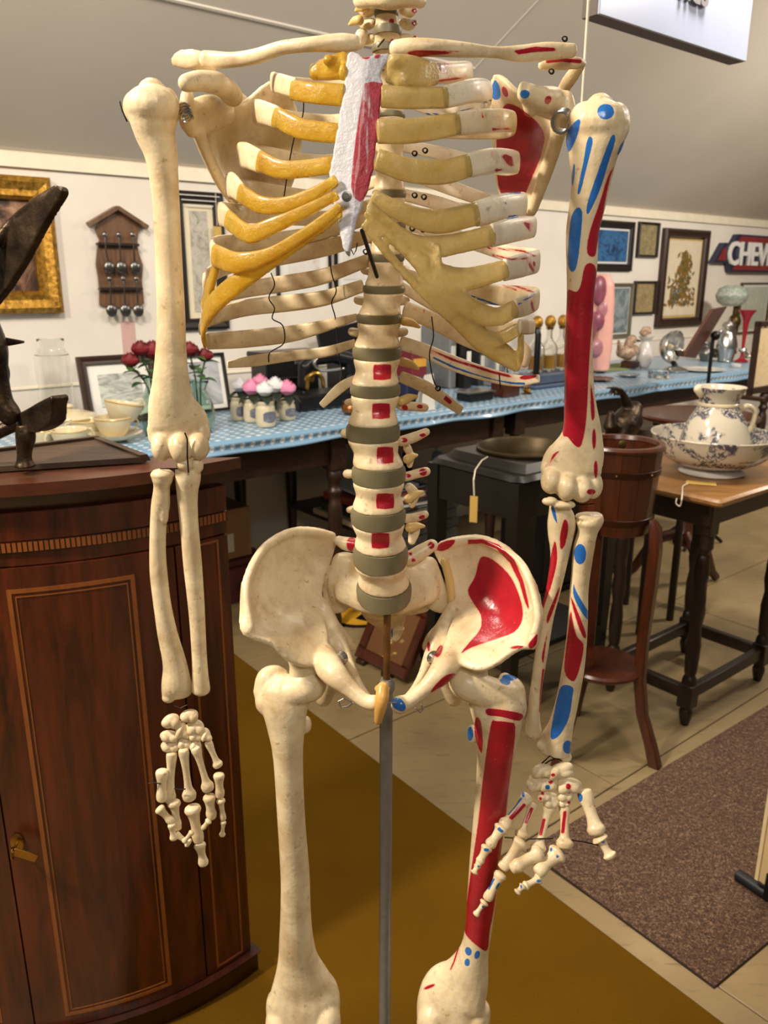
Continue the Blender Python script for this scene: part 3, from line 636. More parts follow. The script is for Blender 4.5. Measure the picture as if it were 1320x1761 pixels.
fuse('scapula', [sheet([(846, 130), (862, 134), (885, 158), (912, 170), (945, 180), (962, 215), (957, 250), (940, 295), (925, 335), (912, 372), (885, 372), (862, 348), (848, 300), (843, 230), (840, 165)], rsy, .0058, 9, 3),
    tb([(962, 200, .735, 14), (955, 245, .75, 13), (935, 305, .775, 12), (915, 362, .80, 9)], 5, 12), tb([(972, 170, .725, 14), (976, 200, .725, 15), (966, 225, .732, 11)], 4, 14),
    tb([(905, 160, .70, 17), (925, 172, .71, 22), (950, 178, .73, 26), (965, 190, .74, 20)], 4, 16), tb([(900, 150, .70, 10), (912, 190, .71, 12)], 3, 12),
    tb([(928, 114, .725, 8, .5), (958, 110, .725, 11, .5), (990, 108, .73, 11, .5), (1004, 110, .74, 8, .5)], 4, 14), tb([(996, 112, .745, 11, .6), (978, 138, .765, 12, .6), (955, 165, .79, 10, .6), (900, 170, .81, 8)], 4, 12)], .0016, M['bone'], smooth=4,
    paint={'red': [sp([(866, 182), (880, 179), (900, 190), (925, 212), (936, 235), (930, 268), (917, 300), (903, 335), (895, 362), (870, 345), (856, 318), (853, 260), (855, 215)]), oval(868, 158, 5, 10, -.4), oval(942, 172, 6, 8, .5), band([(938, 106), (965, 103), (1000, 106)], 3.5)],
           'blue': [sp([(850, 137), (859, 150), (860, 168), (850, 172), (843, 160)]), oval(902, 162, 9, 8)]})
# ---- left arm
fuse('humerus', [tb([(262, 162, .712, 26), (262, 185, .71, 44, .85), (264, 210, .71, 40, .85), (267, 232, .712, 34, .9), (276, 262, .714, 29), (281, 300, .715, 25), (286, 360, .716, 23), (290, 450, .716, 23), (294, 540, .714, 24), (294, 600, .712, 26, .9), (294, 660, .71, 32, .75), (296, 695, .71, 41, .6), (306, 730, .712, 53, .45), (306, 755, .712, 50, .45), (306, 770, .712, 42, .5)], 5, 20),
    bl(262, 182, .706, 47, 34, 38), bl(236, 186, .71, 24, 28, 28), bl(292, 184, .712, 16, 30, 30),
    bl(277, 770, .700, 17, 24, 22), bl(311, 772, .700, 20, 26, 24), bl(342, 768, .704, 18, 24, 22), bl(348, 745, .714, 14, 20, 14)], .0014, M['bone'], smooth=3)
fuse('radius', [tb([(279, 812, .704, 18), (279, 824, .704, 18), (278, 838, .705, 14), (276, 868, .706, 16), (272, 900, .708, 14), (271, 950, .71, 14), (273, 990, .71, 15), (279, 1040, .71, 15), (288, 1090, .71, 17), (300, 1140, .71, 20), (303, 1175, .71, 25), (304, 1194, .71, 25, .7)], 5, 18, .3), bl(281, 878, .703, 9, 26, 9), bl(279, 816, .704, 21, 8, 20), bl(290, 1200, .705, 12, 9, 10)], .0011, M['bone'], smooth=3)
fuse('ulna', [tb([(322, 800, .708, 20), (323, 820, .708, 22), (322, 850, .71, 18), (325, 900, .711, 16), (331, 970, .712, 16), (338, 1050, .712, 14), (342, 1120, .712, 13), (344, 1160, .711, 14), (345, 1185, .711, 16), (345, 1190, .711, 14)], 5, 18, .3), bl(318, 798, .698, 15, 12, 12), bl(340, 800, .704, 10, 14, 10)], .0011, M['bone'], smooth=3)
# ---- right arm
hum_p = {'blue': [oval(1041, 192, 15, 14), sp([(992, 206), (998, 210), (990, 240), (978, 262), (971, 250), (975, 225)]), sp([(1014, 234), (1019, 245), (1008, 290), (998, 330), (992, 330), (1002, 280), (1008, 245)]), sp([(1052, 232), (1058, 240), (1046, 280), (1032, 325), (1012, 368), (1008, 355), (1022, 310), (1040, 260)]), sp([(1074, 240), (1076, 250), (1060, 268), (1066, 250)]), sp([(992, 357), (1001, 365), (998, 410), (992, 455), (984, 468), (976, 455), (977, 410), (982, 372)]), sp([(986, 280), (989, 290), (985, 320), (982, 310)])],
         'red': [sp([(1056, 285), (1048, 310), (1036, 370), (1027, 420), (1022, 441), (1009, 435), (1013, 400), (1030, 350), (1044, 305)]), sp([(1005, 458), (1018, 453), (1026, 470), (1022, 520), (1016, 580), (1012, 640), (1008, 720), (1000, 764), (990, 768), (976, 752), (966, 742), (968, 660), (971, 580), (973, 503), (990, 502), (998, 490)]), sp([(1015, 660), (1021, 690), (1022, 718), (1016, 718)]), oval(1021, 755, 3.5, 19), oval(1024, 807, 3.5, 16), oval(1016, 846, 8, 5), sp([(962, 775), (950, 790), (944, 800), (950, 782)])]}
fuse('humerus', [tb([(1030, 188, .712, 26), (1030, 212, .71, 48, .85), (1026, 240, .71, 46, .85), (1020, 265, .712, 42, .9), (1016, 310, .714, 34), (1010, 350, .715, 31), (1001, 400, .716, 28), (1000, 460, .716, 26), (997, 520, .716, 23), (994, 600, .714, 24), (996, 680, .712, 26, .9), (1000, 740, .711, 33, .7), (994, 775, .71, 45, .5), (982, 805, .71, 52, .42), (984, 830, .711, 45, .45)], 5, 20),
    bl(1030, 210, .706, 50, 36, 40), bl(1058, 215, .712, 24, 36, 30), bl(988, 232, .714, 14, 34, 28), bl(1005, 205, .71, 28, 28, 34),
    bl(947, 828, .703, 18, 22, 22), bl(974, 838, .699, 19, 24, 24), bl(1000, 842, .70, 19, 23, 24), bl(1020, 835, .706, 16, 24, 18), bl(940, 805, .714, 11, 15, 12)], .0014, M['bone'], smooth=3, paint=hum_p)
fuse('ulna', [tb([(960, 868, .708, 16), (965, 895, .708, 24, .8), (964, 920, .709, 22, .8), (962, 955, .71, 16), (952, 1010, .71, 13), (940, 1060, .711, 12), (931, 1120, .712, 11), (922, 1180, .712, 10), (917, 1230, .712, 11), (917, 1256, .711, 14), (918, 1264, .711, 12)], 5, 18, .3), bl(945, 862, .700, 14, 8, 10), bl(968, 868, .70, 22, 8, 12)], .0011, M['bone'], smooth=3,
    paint={'red': [sp([(972, 893), (977, 905), (972, 935), (964, 945), (962, 925), (967, 900)]), sp([(953, 930), (958, 960), (950, 1000), (938, 1035), (930, 1060), (924, 1085), (928, 1040), (940, 985)]), sp([(962, 1008), (958, 1030), (942, 1072), (940, 1060), (952, 1030)]), sp([(942, 1085), (938, 1110), (934, 1140), (931, 1130), (936, 1105)]), band([(934, 1150), (930, 1190), (928, 1225)], 2)], 'blue': [sp([(950, 868), (955, 880), (958, 900), (952, 892), (947, 875)])]})
fuse('radius', [tb([(1012, 890, .704, 22), (1013, 896, .704, 24), (1010, 915, .705, 17), (1003, 945, .706, 18), (998, 990, .708, 16), (995, 1020, .709, 16), (993, 1070, .71, 17), (990, 1110, .71, 18), (985, 1150, .71, 19), (976, 1200, .71, 19), (965, 1245, .71, 21), (955, 1275, .71, 27, .8), (952, 1292, .71, 28, .7)], 5, 18, .3), bl(970, 1302, .708, 13, 11, 10), bl(935, 1282, .708, 14, 9, 10), bl(1012, 888, .703, 24, 7, 18)], .0011, M['bone'], smooth=3,
    paint={'blue': [oval(997, 953, 11, 18), sp([(986, 1003), (990, 1015), (1004, 1040), (1014, 1055), (1012, 1066), (1004, 1060), (992, 1040), (985, 1022)]), sp([(968, 1178), (985, 1182), (984, 1200), (978, 1235), (964, 1262), (950, 1272), (946, 1262), (952, 1225), (960, 1190)]), oval(976, 1285, 9, 12)],
           'red': [sp([(981, 1030), (986, 1035), (1006, 1085), (1007, 1098), (1000, 1092), (990, 1065)]), sp([(981, 1050), (986, 1075), (992, 1095), (1003, 1108), (1000, 1135), (990, 1168), (980, 1170), (970, 1155), (972, 1120), (977, 1080)])]})
# ---- hands
def hb(name, pts, r, Y, red=None, blue=None, flare=1.35, dr=.85):
    """hand bone between joints, flared at the ends. r in px (base, waist, head)"""
    (x0, y0), (x1, y1) = pts; r0, rm, r1 = r; Y0, Y1 = Y if hasattr(Y, '__len__') else (Y, Y)
    L = lambda u: (x0+(x1-x0)*u, y0+(y1-y0)*u, Y0+(Y1-Y0)*u)
    ks = [(*L(.0), r0*.98, dr), (*L(.08), r0*1.02, dr), (*L(.20), rm*1.08, dr), (*L(.38), rm*.88, dr), (*L(.6), rm*.84, dr), (*L(.78), rm*1.02, dr), (*L(.9), r1*1.0, dr), (*L(1), r1*.92, dr)]
    pt = {}
    if red: pt['red'] = red
    if blue: pt['blue'] = blue
    return bone(name, ks, n=4, seg=14 if not pt else 20, paint=pt or None, dome=.42)
h = lambda x, y: (240+x/5.18, 1180+y/5.18)
for (x, y, rx, ry, rt) in ((275, 310, 80, 52, .6), (440, 262, 76, 50, .3), (372, 390, 48, 78, .1), (495, 365, 72, 66, 0), (500, 430, 55, 50, 0), (265, 445, 76, 46, -.1), (270, 530, 74, 48, .05), (590, 430, 36, 56, .2), (395, 500, 52, 50, 0), (495, 520, 46, 46, 0)):
    p = h(x, y); fuse('carpal', [bl(p[0], p[1], .705, rx/4.5, ry/4.4, 9, rt), bl(p[0]+rx/11, p[1]+ry/13, .703, rx/7, ry/6, 8, rt+.6), bl(p[0]-rx/13, p[1]+ry/15, .702, rx/8, ry/6, 9, rt-.5)], .0009, M['bone'], smooth=2)
for nm, a, b, r, Y in (('metacarpal', (200, 760), (200, 1010), (11, 9.5, 10), .695), ('metacarpal', (285, 600), (270, 1020), (9, 7.5, 10), .70), ('metacarpal', (390, 570), (445, 1000), (9, 7, 12), .698), ('metacarpal', (500, 550), (612, 920), (9, 6.5, 11), .70), ('metacarpal', (610, 500), (700, 710), (7, 6, 9), .704),
        ('phalanx', (175, 1090), (290, 1215), (9, 7, 7), .69), ('phalanx', (285, 1235), (305, 1360), (7, 6, 7), .688), ('phalanx', (305, 1035), (340, 1270), (11, 7.5, 7), .697), ('phalanx', (325, 1320), (440, 1400), (6, 5, 8), .69), ('phalanx', (470, 1085), (525, 1375), (14, 10, 10), .695), ('phalanx', (535, 1410), (570, 1585), (10, 8, 9), .693),
        ('phalanx', (620, 985), (640, 1170), (11, 9, 9), .697), ('phalanx', (615, 1200), (560, 1270), (6, 4.5, 4), .69), ('phalanx', (465, 1300), (395, 1385), (5, 4, 5), .685), ('phalanx', (705, 790), (715, 980), (9.5, 8, 8), .70), ('phalanx', (722, 1015), (745, 1185), (7.5, 5, 5.5), .699), ('phalanx', (746, 1210), (735, 1330), (5, 3.8, 5.5), .698)):
    hb(nm, (h(*a), h(*b)), r, Y)
h = lambda x, y: (790+x/4.552, 1280+y/4.552)
ov = lambda x, y, rx, ry, rt=0: oval(*h(x, y), rx/4.552, ry/4.552, rt)
for (x, y, rx, ry, rt, pt) in ((648, 205, 78, 50, .1, {}), (785, 205, 100, 55, .45, {'red': [ov(732, 240, 18, 14)]}), (590, 300, 58, 66, 0, {}), (690, 305, 70, 56, .2, {'red': [ov(712, 290, 20, 20)], 'blue': [ov(688, 336, 22, 20)]}), (660, 395, 52, 48, 0, {'red': [ov(650, 385, 16, 14), ov(632, 425, 14, 14)]}), (720, 440, 55, 60, 0, {}), (860, 320, 90, 58, -.1, {'red': [ov(850, 330, 22, 24)]}), (830, 390, 56, 54, 0, {'red': [ov(803, 372, 12, 9), ov(855, 378, 16, 9)]}), (820, 445, 44, 40, 0, {'red': [ov(855, 455, 14, 14)]})):
    p = h(x, y); fuse('carpal', [bl(p[0], p[1], .70, rx/4.1, ry/4.0, 10, rt), bl(p[0]-rx/10, p[1]+ry/12, .698, rx/6.4, ry/5.6, 9, rt+.6), bl(p[0]+rx/11, p[1]+ry/14, .698, rx/7, ry/6, 8, rt-.5)], .0008, M['bone'], smooth=2, paint=pt or None)
bd = lambda a, b, w: band([h(*a), ((h(*a)[0]+h(*b)[0])/2, (h(*a)[1]+h(*b)[1])/2), h(*b)], w)
for nm, a, b, r, Y, red, blue in (('metacarpal', (535, 410), (345, 640), (11, 8, 12), (.70, .68), [bd((510, 465), (395, 585), 4)], [bd((485, 420), (375, 555), 2.2), ov(500, 395, 14, 24)]),
        ('metacarpal', (570, 470), (480, 720), (9, 6, 12), (.70, .68), [bd((568, 495), (515, 620), 3)], None), ('metacarpal', (705, 480), (610, 830), (11, 7, 13), (.70, .678), [bd((662, 580), (632, 715), 3)], None),
        ('metacarpal', (822, 460), (820, 800), (10, 8.5, 15), (.70, .68), [bd((824, 520), (806, 700), 3.2)], None), ('metacarpal', (975, 370), (1075, 690), (13, 12, 16), (.70, .68), [bd((1062, 470), (1070, 490), 3)], [ov(938, 418, 28, 36)]),
        ('phalanx', (330, 655), (235, 790), (13, 9, 10), (.678, .67), None, [bd((300, 655), (340, 690), 3)]), ('phalanx', (215, 805), (145, 940), (10, 7.5, 6), (.668, .66), None, [ov(210, 826, 24, 16)]), ('phalanx', (140, 950), (112, 1005), (6, 5, 7), (.66, .656), None, [ov(148, 955, 12, 12)]),
        ('phalanx', (480, 760), (335, 965), (14, 9, 11), (.675, .665), None, None), ('phalanx', (320, 1015), (215, 1210), (11, 8, 9), (.662, .655), None, [ov(300, 1110, 14, 32, .5), bd((270, 1050), (225, 1140), 2)]), ('phalanx', (195, 1235), (125, 1335), (8, 4.5, 6), (.653, .648), None, [ov(184, 1272, 12, 12)]),
        ('phalanx', (625, 845), (410, 975), (15, 12, 10), (.672, .66), None, None), ('phalanx', (770, 850), (610, 1000), (17, 12, 12), (.675, .66), None, [ov(716, 825, 12, 20), ov(765, 875, 14, 18)]), ('phalanx', (620, 1050), (510, 1110), (9, 6, 8), (.658, .652), None, [ov(620, 1070, 20, 14)]), ('phalanx', (495, 1110), (450, 1160), (7, 5, 7), (.65, .646), None, [ov(480, 1115, 10, 18)]),
        ('phalanx', (1095, 735), (1180, 880), (14, 8, 12), (.678, .67), None, [ov(1122, 765, 18, 12)])):
    hb(nm, (h(*a), h(*b)), r, Y, red, blue)

# ---- pelvis
def hip(mx, pts_il, cav, extra, paint=None):
    yf = idw(cav)
    return fuse('hip_bone', [sheet(pts_il, yf, .0065, 11, 3)]+extra, .0016, M['bone'], smooth=16, paint=paint)
hip(0, [(580, 926), (566, 914), (540, 908), (512, 908), (482, 918), (456, 938), (436, 966), (422, 1005), (419, 1045), (419, 1080), (436, 1094), (466, 1104), (484, 1120), (505, 1138), (535, 1145), (560, 1130), (566, 1090), (556, 1055), (556, 1010), (570, 965)],
    [(580, 926, .775), (540, 908, .768), (512, 908, .758), (456, 938, .727), (422, 1005, .693), (419, 1078, .668), (466, 1104, .672), (505, 1135, .678), (560, 1120, .705), (558, 1050, .745), (572, 965, .772), (500, 1000, .745), (480, 1050, .722), (530, 960, .768), (520, 1080, .715)],
    [tb([(430, 1080, .672, 9), (424, 1010, .695, 8), (452, 945, .725, 8), (510, 914, .76, 8), (570, 922, .778, 9)], 6, 12), tb([(505, 1122, .698, 16), (520, 1142, .703, 24), (524, 1162, .710, 28)], 4, 14),
     tb([(532, 1066, .768, 10), (540, 1098, .742, 18), (556, 1132, .709, 25), (574, 1158, .680, 23), (602, 1184, .670, 16), (628, 1206, .663, 13), (645, 1208, .660, 14)], 6, 16), tb([(636, 1212, .664, 11), (620, 1182, .685, 8), (605, 1152, .712, 9), (588, 1120, .735, 15), (572, 1088, .745, 18), (556, 1040, .752, 12)], 5, 14),
     tb([(566, 1080, .745, 20), (590, 1100, .752, 15), (606, 1112, .757, 9)], 4, 12), tb([(556, 1200, .752, 16), (566, 1170, .748, 18), (572, 1140, .742, 20)], 5, 14)])
hip(1, [(745, 948), (758, 932), (785, 924), (822, 922), (858, 934), (890, 962), (915, 1005), (926, 1050), (924, 1085), (918, 1112), (895, 1112), (872, 1125), (850, 1142), (820, 1152), (786, 1140), (762, 1118), (770, 1080), (782, 1045), (775, 1005), (756, 972)],
    [(745, 948, .775), (785, 924, .768), (822, 922, .758), (890, 962, .727), (915, 1005, .70), (926, 1060, .68), (918, 1110, .668), (872, 1122, .672), (825, 1145, .678), (770, 1115, .705), (780, 1050, .745), (758, 970, .772), (850, 1010, .745), (865, 1060, .722), (800, 965, .768), (815, 1085, .715)],
    [tb([(914, 1104, .672, 9), (924, 1060, .682, 8), (912, 1003, .702, 8), (886, 960, .727, 8), (822, 928, .76, 8), (760, 938, .776, 9)], 6, 12), tb([(826, 1126, .698, 16), (814, 1144, .703, 24), (812, 1164, .710, 28)], 4, 14),
     tb([(794, 1066, .768, 10), (788, 1098, .742, 18), (774, 1130, .709, 24), (758, 1156, .680, 22), (733, 1182, .670, 15), (705, 1204, .663, 13), (688, 1212, .660, 17)], 6, 16), tb([(690, 1216, .664, 11), (712, 1186, .685, 8), (728, 1156, .712, 9), (744, 1122, .735, 15), (760, 1090, .745, 18), (778, 1045, .752, 12)], 5, 14),
     tb([(765, 1085, .745, 20), (745, 1098, .752, 14), (733, 1112, .757, 9)], 4, 12), tb([(780, 1200, .752, 16), (770, 1170, .748, 18), (763, 1140, .742, 20)], 5, 14)],
    {'red': [sp([(824, 962), (834, 957), (855, 968), (880, 995), (896, 1035), (898, 1065), (884, 1087), (850, 1100), (810, 1114), (792, 1124), (806, 1105), (825, 1082), (826, 1058), (812, 1035), (804, 1015), (816, 992)]),
             band([(804, 932), (830, 931), (855, 940), (880, 965), (896, 1000), (905, 1035), (909, 1048)], [4, 4, 4.5, 5, 4, 3, 1]), sp([(748, 944), (760, 932), (782, 928), (776, 940), (760, 948)]), sp([(739, 1192), (748, 1178), (765, 1162), (782, 1158), (782, 1168), (768, 1176), (752, 1185)]), sp([(908, 1108), (918, 1095), (924, 1090), (922, 1108), (912, 1116)]), oval(755, 1120, 5, 12, .4), oval(737, 1112, 3, 9), oval(888, 1113, 12, 3, -.1)],
     'blue': [sp([(676, 1200), (690, 1202), (698, 1216), (692, 1224), (680, 1220), (673, 1210)])]})
fuse('sacrum', [tb([(600, 968, .765, 30, .6), (590, 1000, .763, 28, .6), (585, 1035, .765, 20, .5), (572, 1050, .77, 8, .5)], 5, 16), tb([(725, 975, .765, 28, .6), (738, 1005, .763, 26, .6), (752, 1035, .765, 20, .5), (762, 1050, .77, 8, .5)], 5, 16),
    tb([(595, 1005, .757, 34, .6), (660, 1018, .75, 44, .7), (735, 1005, .757, 34, .6)], 5, 16), tb([(660, 1020, .755, 46, .7), (664, 1045, .775, 44, .5), (672, 1070, .80, 26, .5), (678, 1090, .81, 14, .5), (676, 1102, .805, 6, .5)], 5, 16), tb([(704, 1045, .77, 14), (728, 1042, .772, 12)], 3, 12), tb([(598, 972, .77, 14), (568, 990, .772, 14), (566, 1030, .772, 10)], 4, 12)], .0015, M['bone'], smooth=4)
fuse('coccyx', [tb([(676, 1058, .79, 18, .5), (684, 1070, .795, 10, .5), (680, 1078, .798, 17, .5), (680, 1090, .80, 8, .5), (676, 1100, .80, 5, .5)], 5, 14)], .001, M['bone'], smooth=2, paint={'blue': [band([(672, 1060), (674, 1080), (673, 1096)], 2)]})
bone('sacral_joint', [(764, 965, .760, 7), (773, 1000, .758, 7), (776, 1034, .758, 6)], 'nerve', 4, 12, label='yellowed joint seam beside the sacrum')
fuse('pubic_symphysis', [tb([(658, 1183, .652, 11), (656, 1205, .646, 12), (652, 1228, .648, 9), (650, 1240, .650, 7)], 4, 14), bl(657, 1184, .655, 14, 8, 9)], .0011, M['tan'])
part('pin', tube_w([P(640, 1210, .655), P(682, 1208, .655)], .0006, 8), M['steel'], SK)
def ring_wire(c, Y, r, turns, drift, w=.0006, name='wire', mat='wire', tilt=1):
    pts = [P(c[0]+r*math.cos(a)+drift[0]*a/(2*pi), c[1]+r*tilt*math.sin(a)+drift[1]*a/(2*pi), Y+.002*math.sin(a)) for a in (2*pi*turns*k/(16*turns) for k in range(int(16*turns)+1))]
    return part(name, tube_w(pts, w, 6), M[mat], SK)
for x in (588, 744):
    p = P(x, 1130, .700); v = Matrix.Rotation(pi/2, 3, 'X') @ Matrix.Rotation(.5 if x < 660 else -.5, 3, 'Y')
    part('bolt', lathe([(.003, -.004), (.003, 0), (.0068, 0), (.0072, .002), (.0055, .005), (.0025, .006)], p, 18, Matrix.Rotation(pi/2, 3, 'X') @ Matrix.Rotation(-.5 if x < 660 else .5, 3, 'Y')), M['steel'], SK)
for pts in (((604, 1207), (590, 1201), (582, 1206), (586, 1217), (598, 1215), (606, 1209)), ((714, 1218), (722, 1226), (727, 1220), (724, 1212))):
    part('split_pin', tube_w([P(x, y, .656) for x, y in pts], .0009, 8), M['steel'], SK)
# ---- femora and knees
fem = dict(voxel=.0016)
fuse('femur', [tb([(492, 1190, .705, 44, .7), (490, 1215, .70, 40, .7), (492, 1250, .70, 33, .85), (495, 1300, .70, 26), (500, 1400, .703, 24), (507, 1500, .709, 25), (508, 1560, .713, 26), (509, 1610, .716, 29), (512, 1650, .718, 35, .8), (518, 1690, .718, 52, .6), (521, 1715, .718, 63, .6), (521, 1760, .716, 62, .7), (520, 1790, .714, 56, .7)], 6, 20),
    tb([(455, 1190, .708, 20), (458, 1165, .712, 17), (474, 1156, .716, 13), (488, 1158, .718, 8)], 4, 14), tb([(478, 1200, .704, 30), (510, 1188, .70, 26), (530, 1178, .70, 27)], 4, 16), bl(528, 1176, .704, 34, 32, 34), bl(526, 1246, .712, 10, 16, 14), bl(462, 1205, .704, 24, 28, 24), bl(482, 1760, .708, 26, 40, 34), bl(562, 1758, .708, 24, 40, 34)], .0016, M['bone'], smooth=4)
fuse('femur', [tb([(850, 1200, .705, 46, .7), (855, 1230, .70, 44, .75), (856, 1260, .70, 38, .85), (852, 1300, .70, 32), (846, 1360, .702, 29), (842, 1400, .703, 28), (834, 1470, .707, 26), (828, 1540, .711, 25), (822, 1600, .715, 23), (814, 1640, .717, 26), (800, 1680, .718, 42, .7), (782, 1712, .718, 60, .6), (779, 1750, .716, 63, .7), (779, 1785, .714, 56, .7)], 6, 20),
    tb([(880, 1215, .708, 24), (882, 1185, .712, 20), (868, 1168, .72, 12)], 4, 14), tb([(862, 1200, .704, 30), (825, 1186, .70, 28), (805, 1176, .70, 30)], 4, 16), bl(804, 1172, .704, 34, 32, 34), bl(812, 1262, .712, 9, 17, 14), bl(884, 1215, .704, 22, 30, 24), bl(742, 1758, .708, 26, 40, 34), bl(816, 1756, .708, 24, 40, 34)], .0016, M['bone'], smooth=4,
    paint={'red': [sp([(836, 1219), (860, 1220), (898, 1228), (892, 1240), (862, 1233), (838, 1230)]), sp([(844, 1244), (852, 1240), (876, 1242), (886, 1250), (882, 1300), (874, 1360), (868, 1420), (858, 1500), (850, 1560), (842, 1600), (838, 1634), (824, 1630), (804, 1612), (798, 1596), (802, 1550), (812, 1480), (822, 1410), (832, 1320)]), sp([(818, 1234), (826, 1240), (830, 1270), (828, 1296), (820, 1280), (815, 1255)]), oval(738, 1697, 11, 3, -.4), band([(788, 1630), (780, 1655), (774, 1668)], 1.5)],
           'blue': [oval(805, 1636, 6, 8, -.3), oval(820, 1642, 5, 8, .3), oval(803, 1655, 5, 7), oval(808, 1262, 6, 13), oval(876, 1165, 14, 6), oval(868, 1172, 10, 6, .3)]})
for x, s in ((522, -1), (780, 1)):
    bone('tibia', [(x, 1830, .716, 58, .7), (x, 1870, .718, 40, .8), (x+s*2, 1960, .722, 26), (x+s*4, 2200, .73, 22), (x+s*6, 2420, .735, 22), (x+s*6, 2560, .735, 30)], n=5)
    bone('fibula', [(x+s*42, 1850, .74, 16), (x+s*38, 1930, .742, 10), (x+s*34, 2200, .745, 10), (x+s*30, 2560, .74, 18)], n=5)
# ---- joint wires and springs
ring_wire((316, 184), .712, 10, 4, (1.5, 5), .0009, 'spring', 'steel'); ring_wire((962, 212), .712, 15, 4, (2, -2), .0010, 'spring', 'steel', 1.2)
for pts, Y in ((((206, 175), (210, 190), (218, 208)), .712), (((318, 745), (322, 755), (322, 785), (324, 812)), .692), (((300, 1214), (310, 1218), (322, 1212)), .702), (((276, 806), (290, 806), (304, 806)), .70), (((930, 852), (960, 862), (1000, 868), (1020, 866)), .70), (((932, 1312), (945, 1300), (965, 1308)), .70), (((968, 300+1000), (945, 1308), (930, 1318)), .702),
        (((978, 1444), (1005, 1448), (1035, 1455)), .682), (((868, 1440), (905, 1443), (950, 1442)), .68), (((256, 1347), (266, 1346), (276, 1348)), .69), (((300, 1356), (310, 1358), (318, 1357)), .69), (((660, 68), (650, 80)), .70)):
    part('wire', tube_w([P(x, y, Y) for x, y in pts], .0007, 6), M['wire'], SK)
for pts, Y in ((((566, 442), (570, 470), (578, 500), (570, 520), (576, 545), (580, 580), (584, 620), (590, 648), (586, 662)), .80), (((466, 470), (472, 490), (462, 512), (472, 530), (468, 548), (486, 560), (488, 590), (464, 606), (462, 622)), .795), (((522, 170), (520, 200), (505, 240), (494, 300), (488, 340)), .79), (((802, 488), (795, 510), (788, 540)), .80), (((742, 545), (745, 580), (738, 610), (744, 650), (752, 668)), .785), (((858, 643), (860, 668)), .78)):
    part('twisted_wire', tube_w([P(x, y, Y-.008) for x, y in cr(pts, 4)], .0006, 6), M['wire'], SK)
for x, y in ((752, 667), (712, 335), (728, 338), (708, 392), (726, 394), (730, 258), (712, 263), (947, 122), (970, 66), (594, 62), (628, 432)):
    ring_wire((x, y), .775 if x < 760 else .715, 4, 1.5, (1, 1), .0006)
# ================================================================== FURNITURE
M['mahogany'] = wood('flame_mahogany', (28, 10, 4), (100, 42, 17), (7, 7, .9), .28, .3, 2.2)
M['mahogany_dark'] = wood('dark_mahogany', (28, 9, 4), (60, 23, 10), (10, 10, 1.4), .32, .3)
M['inlay'] = wood('satinwood_inlay', (118, 62, 22), (146, 84, 36), (30, 30, 4), .35, .3)
M['cab_top'] = wood('worn_mahogany_top', (62, 28, 14), (94, 48, 26), (2, 14, 14), .35, .3)
M['oak'] = wood('golden_oak_top', (122, 82, 42), (164, 120, 70), (2.0, 16, 16), .36, .25)
M['darkoak'] = wood('dark_oak', (20, 12, 7), (44, 27, 16), (12, 12, 1.6), .42, .15)
M['brownwood'] = wood('brown_table_wood', (28, 15, 9), (60, 36, 23), (2, 14, 14), .4, .15)
M['redwood'] = wood('red_brown_wood', (48, 19, 8), (84, 37, 16), (12, 12, 1.5), .3, .3)
M['black'] = plain('black_painted_wood', (16, 13, 11), .32, vary=.2)
M['blackmetal'] = plain('black_metal', (22, 22, 24), .35, .3)
M['brass'] = plain('aged_brass', (168, 128, 60), .28, 1.0, vary=.15)
M['darkbrass'] = plain('dark_brass', (84, 66, 32), .38, .7, vary=.2)
M['gold'] = NT('gilt').m; t = NT('gilt_frame'); a = t.noise(60, 6, None, .65)
t.set(Base_Color=t.ramp(a, [(.3, lin((112, 74, 20))), (.6, lin((196, 148, 58))), (.75, lin((232, 196, 110)))]), Metallic=.75, Roughness=.35); t.bump(a, .7, .006); bpy.data.materials.remove(M['gold']); M['gold'] = t.m
M['cream_china'] = plain('cream_china', (212, 198, 164), .18, vary=.04)
M['white_china'] = plain('white_china', (206, 202, 198), .15, vary=.03)
M['paper'] = plain('paper_white', (226, 222, 212), .6, vary=.04)
M['tagcard'] = plain('buff_card', (196, 160, 84), .6, vary=.06)
M['cardboard'] = plain('cardboard', (158, 122, 84), .75, vary=.08)
M['string'] = plain('white_string', (220, 210, 190), .7)
def turned(name, p, z0, z1, prof, mat, parent, seg=16, twist=0):
    """turned leg: prof = [(u, radius)] from bottom to top; twist = turns of a rope carving"""
    K = cr(prof, 4); V, F = [], []
    if not twist: return part(name, lathe([(r, z0+(z1-z0)*u) for u, r in K], (p.x, p.y, 0), seg), mat, parent)
    rings = []
    for u, r in K:
        z = z0+(z1-z0)*u; mid = min(1, max(0, min((u-.26)/.06, (.72-u)/.06))); a = twist*2*pi*u
        rings.append([Vector((p.x+r*math.cos(q)*(1+.20*mid*math.cos(2*q-a*2)), p.y+r*math.sin(q)*(1+.20*mid*math.cos(2*q-a*2)), z)) for q in (2*pi*j/seg for j in range(seg))])
    return part(name, loft(rings), mat, parent)
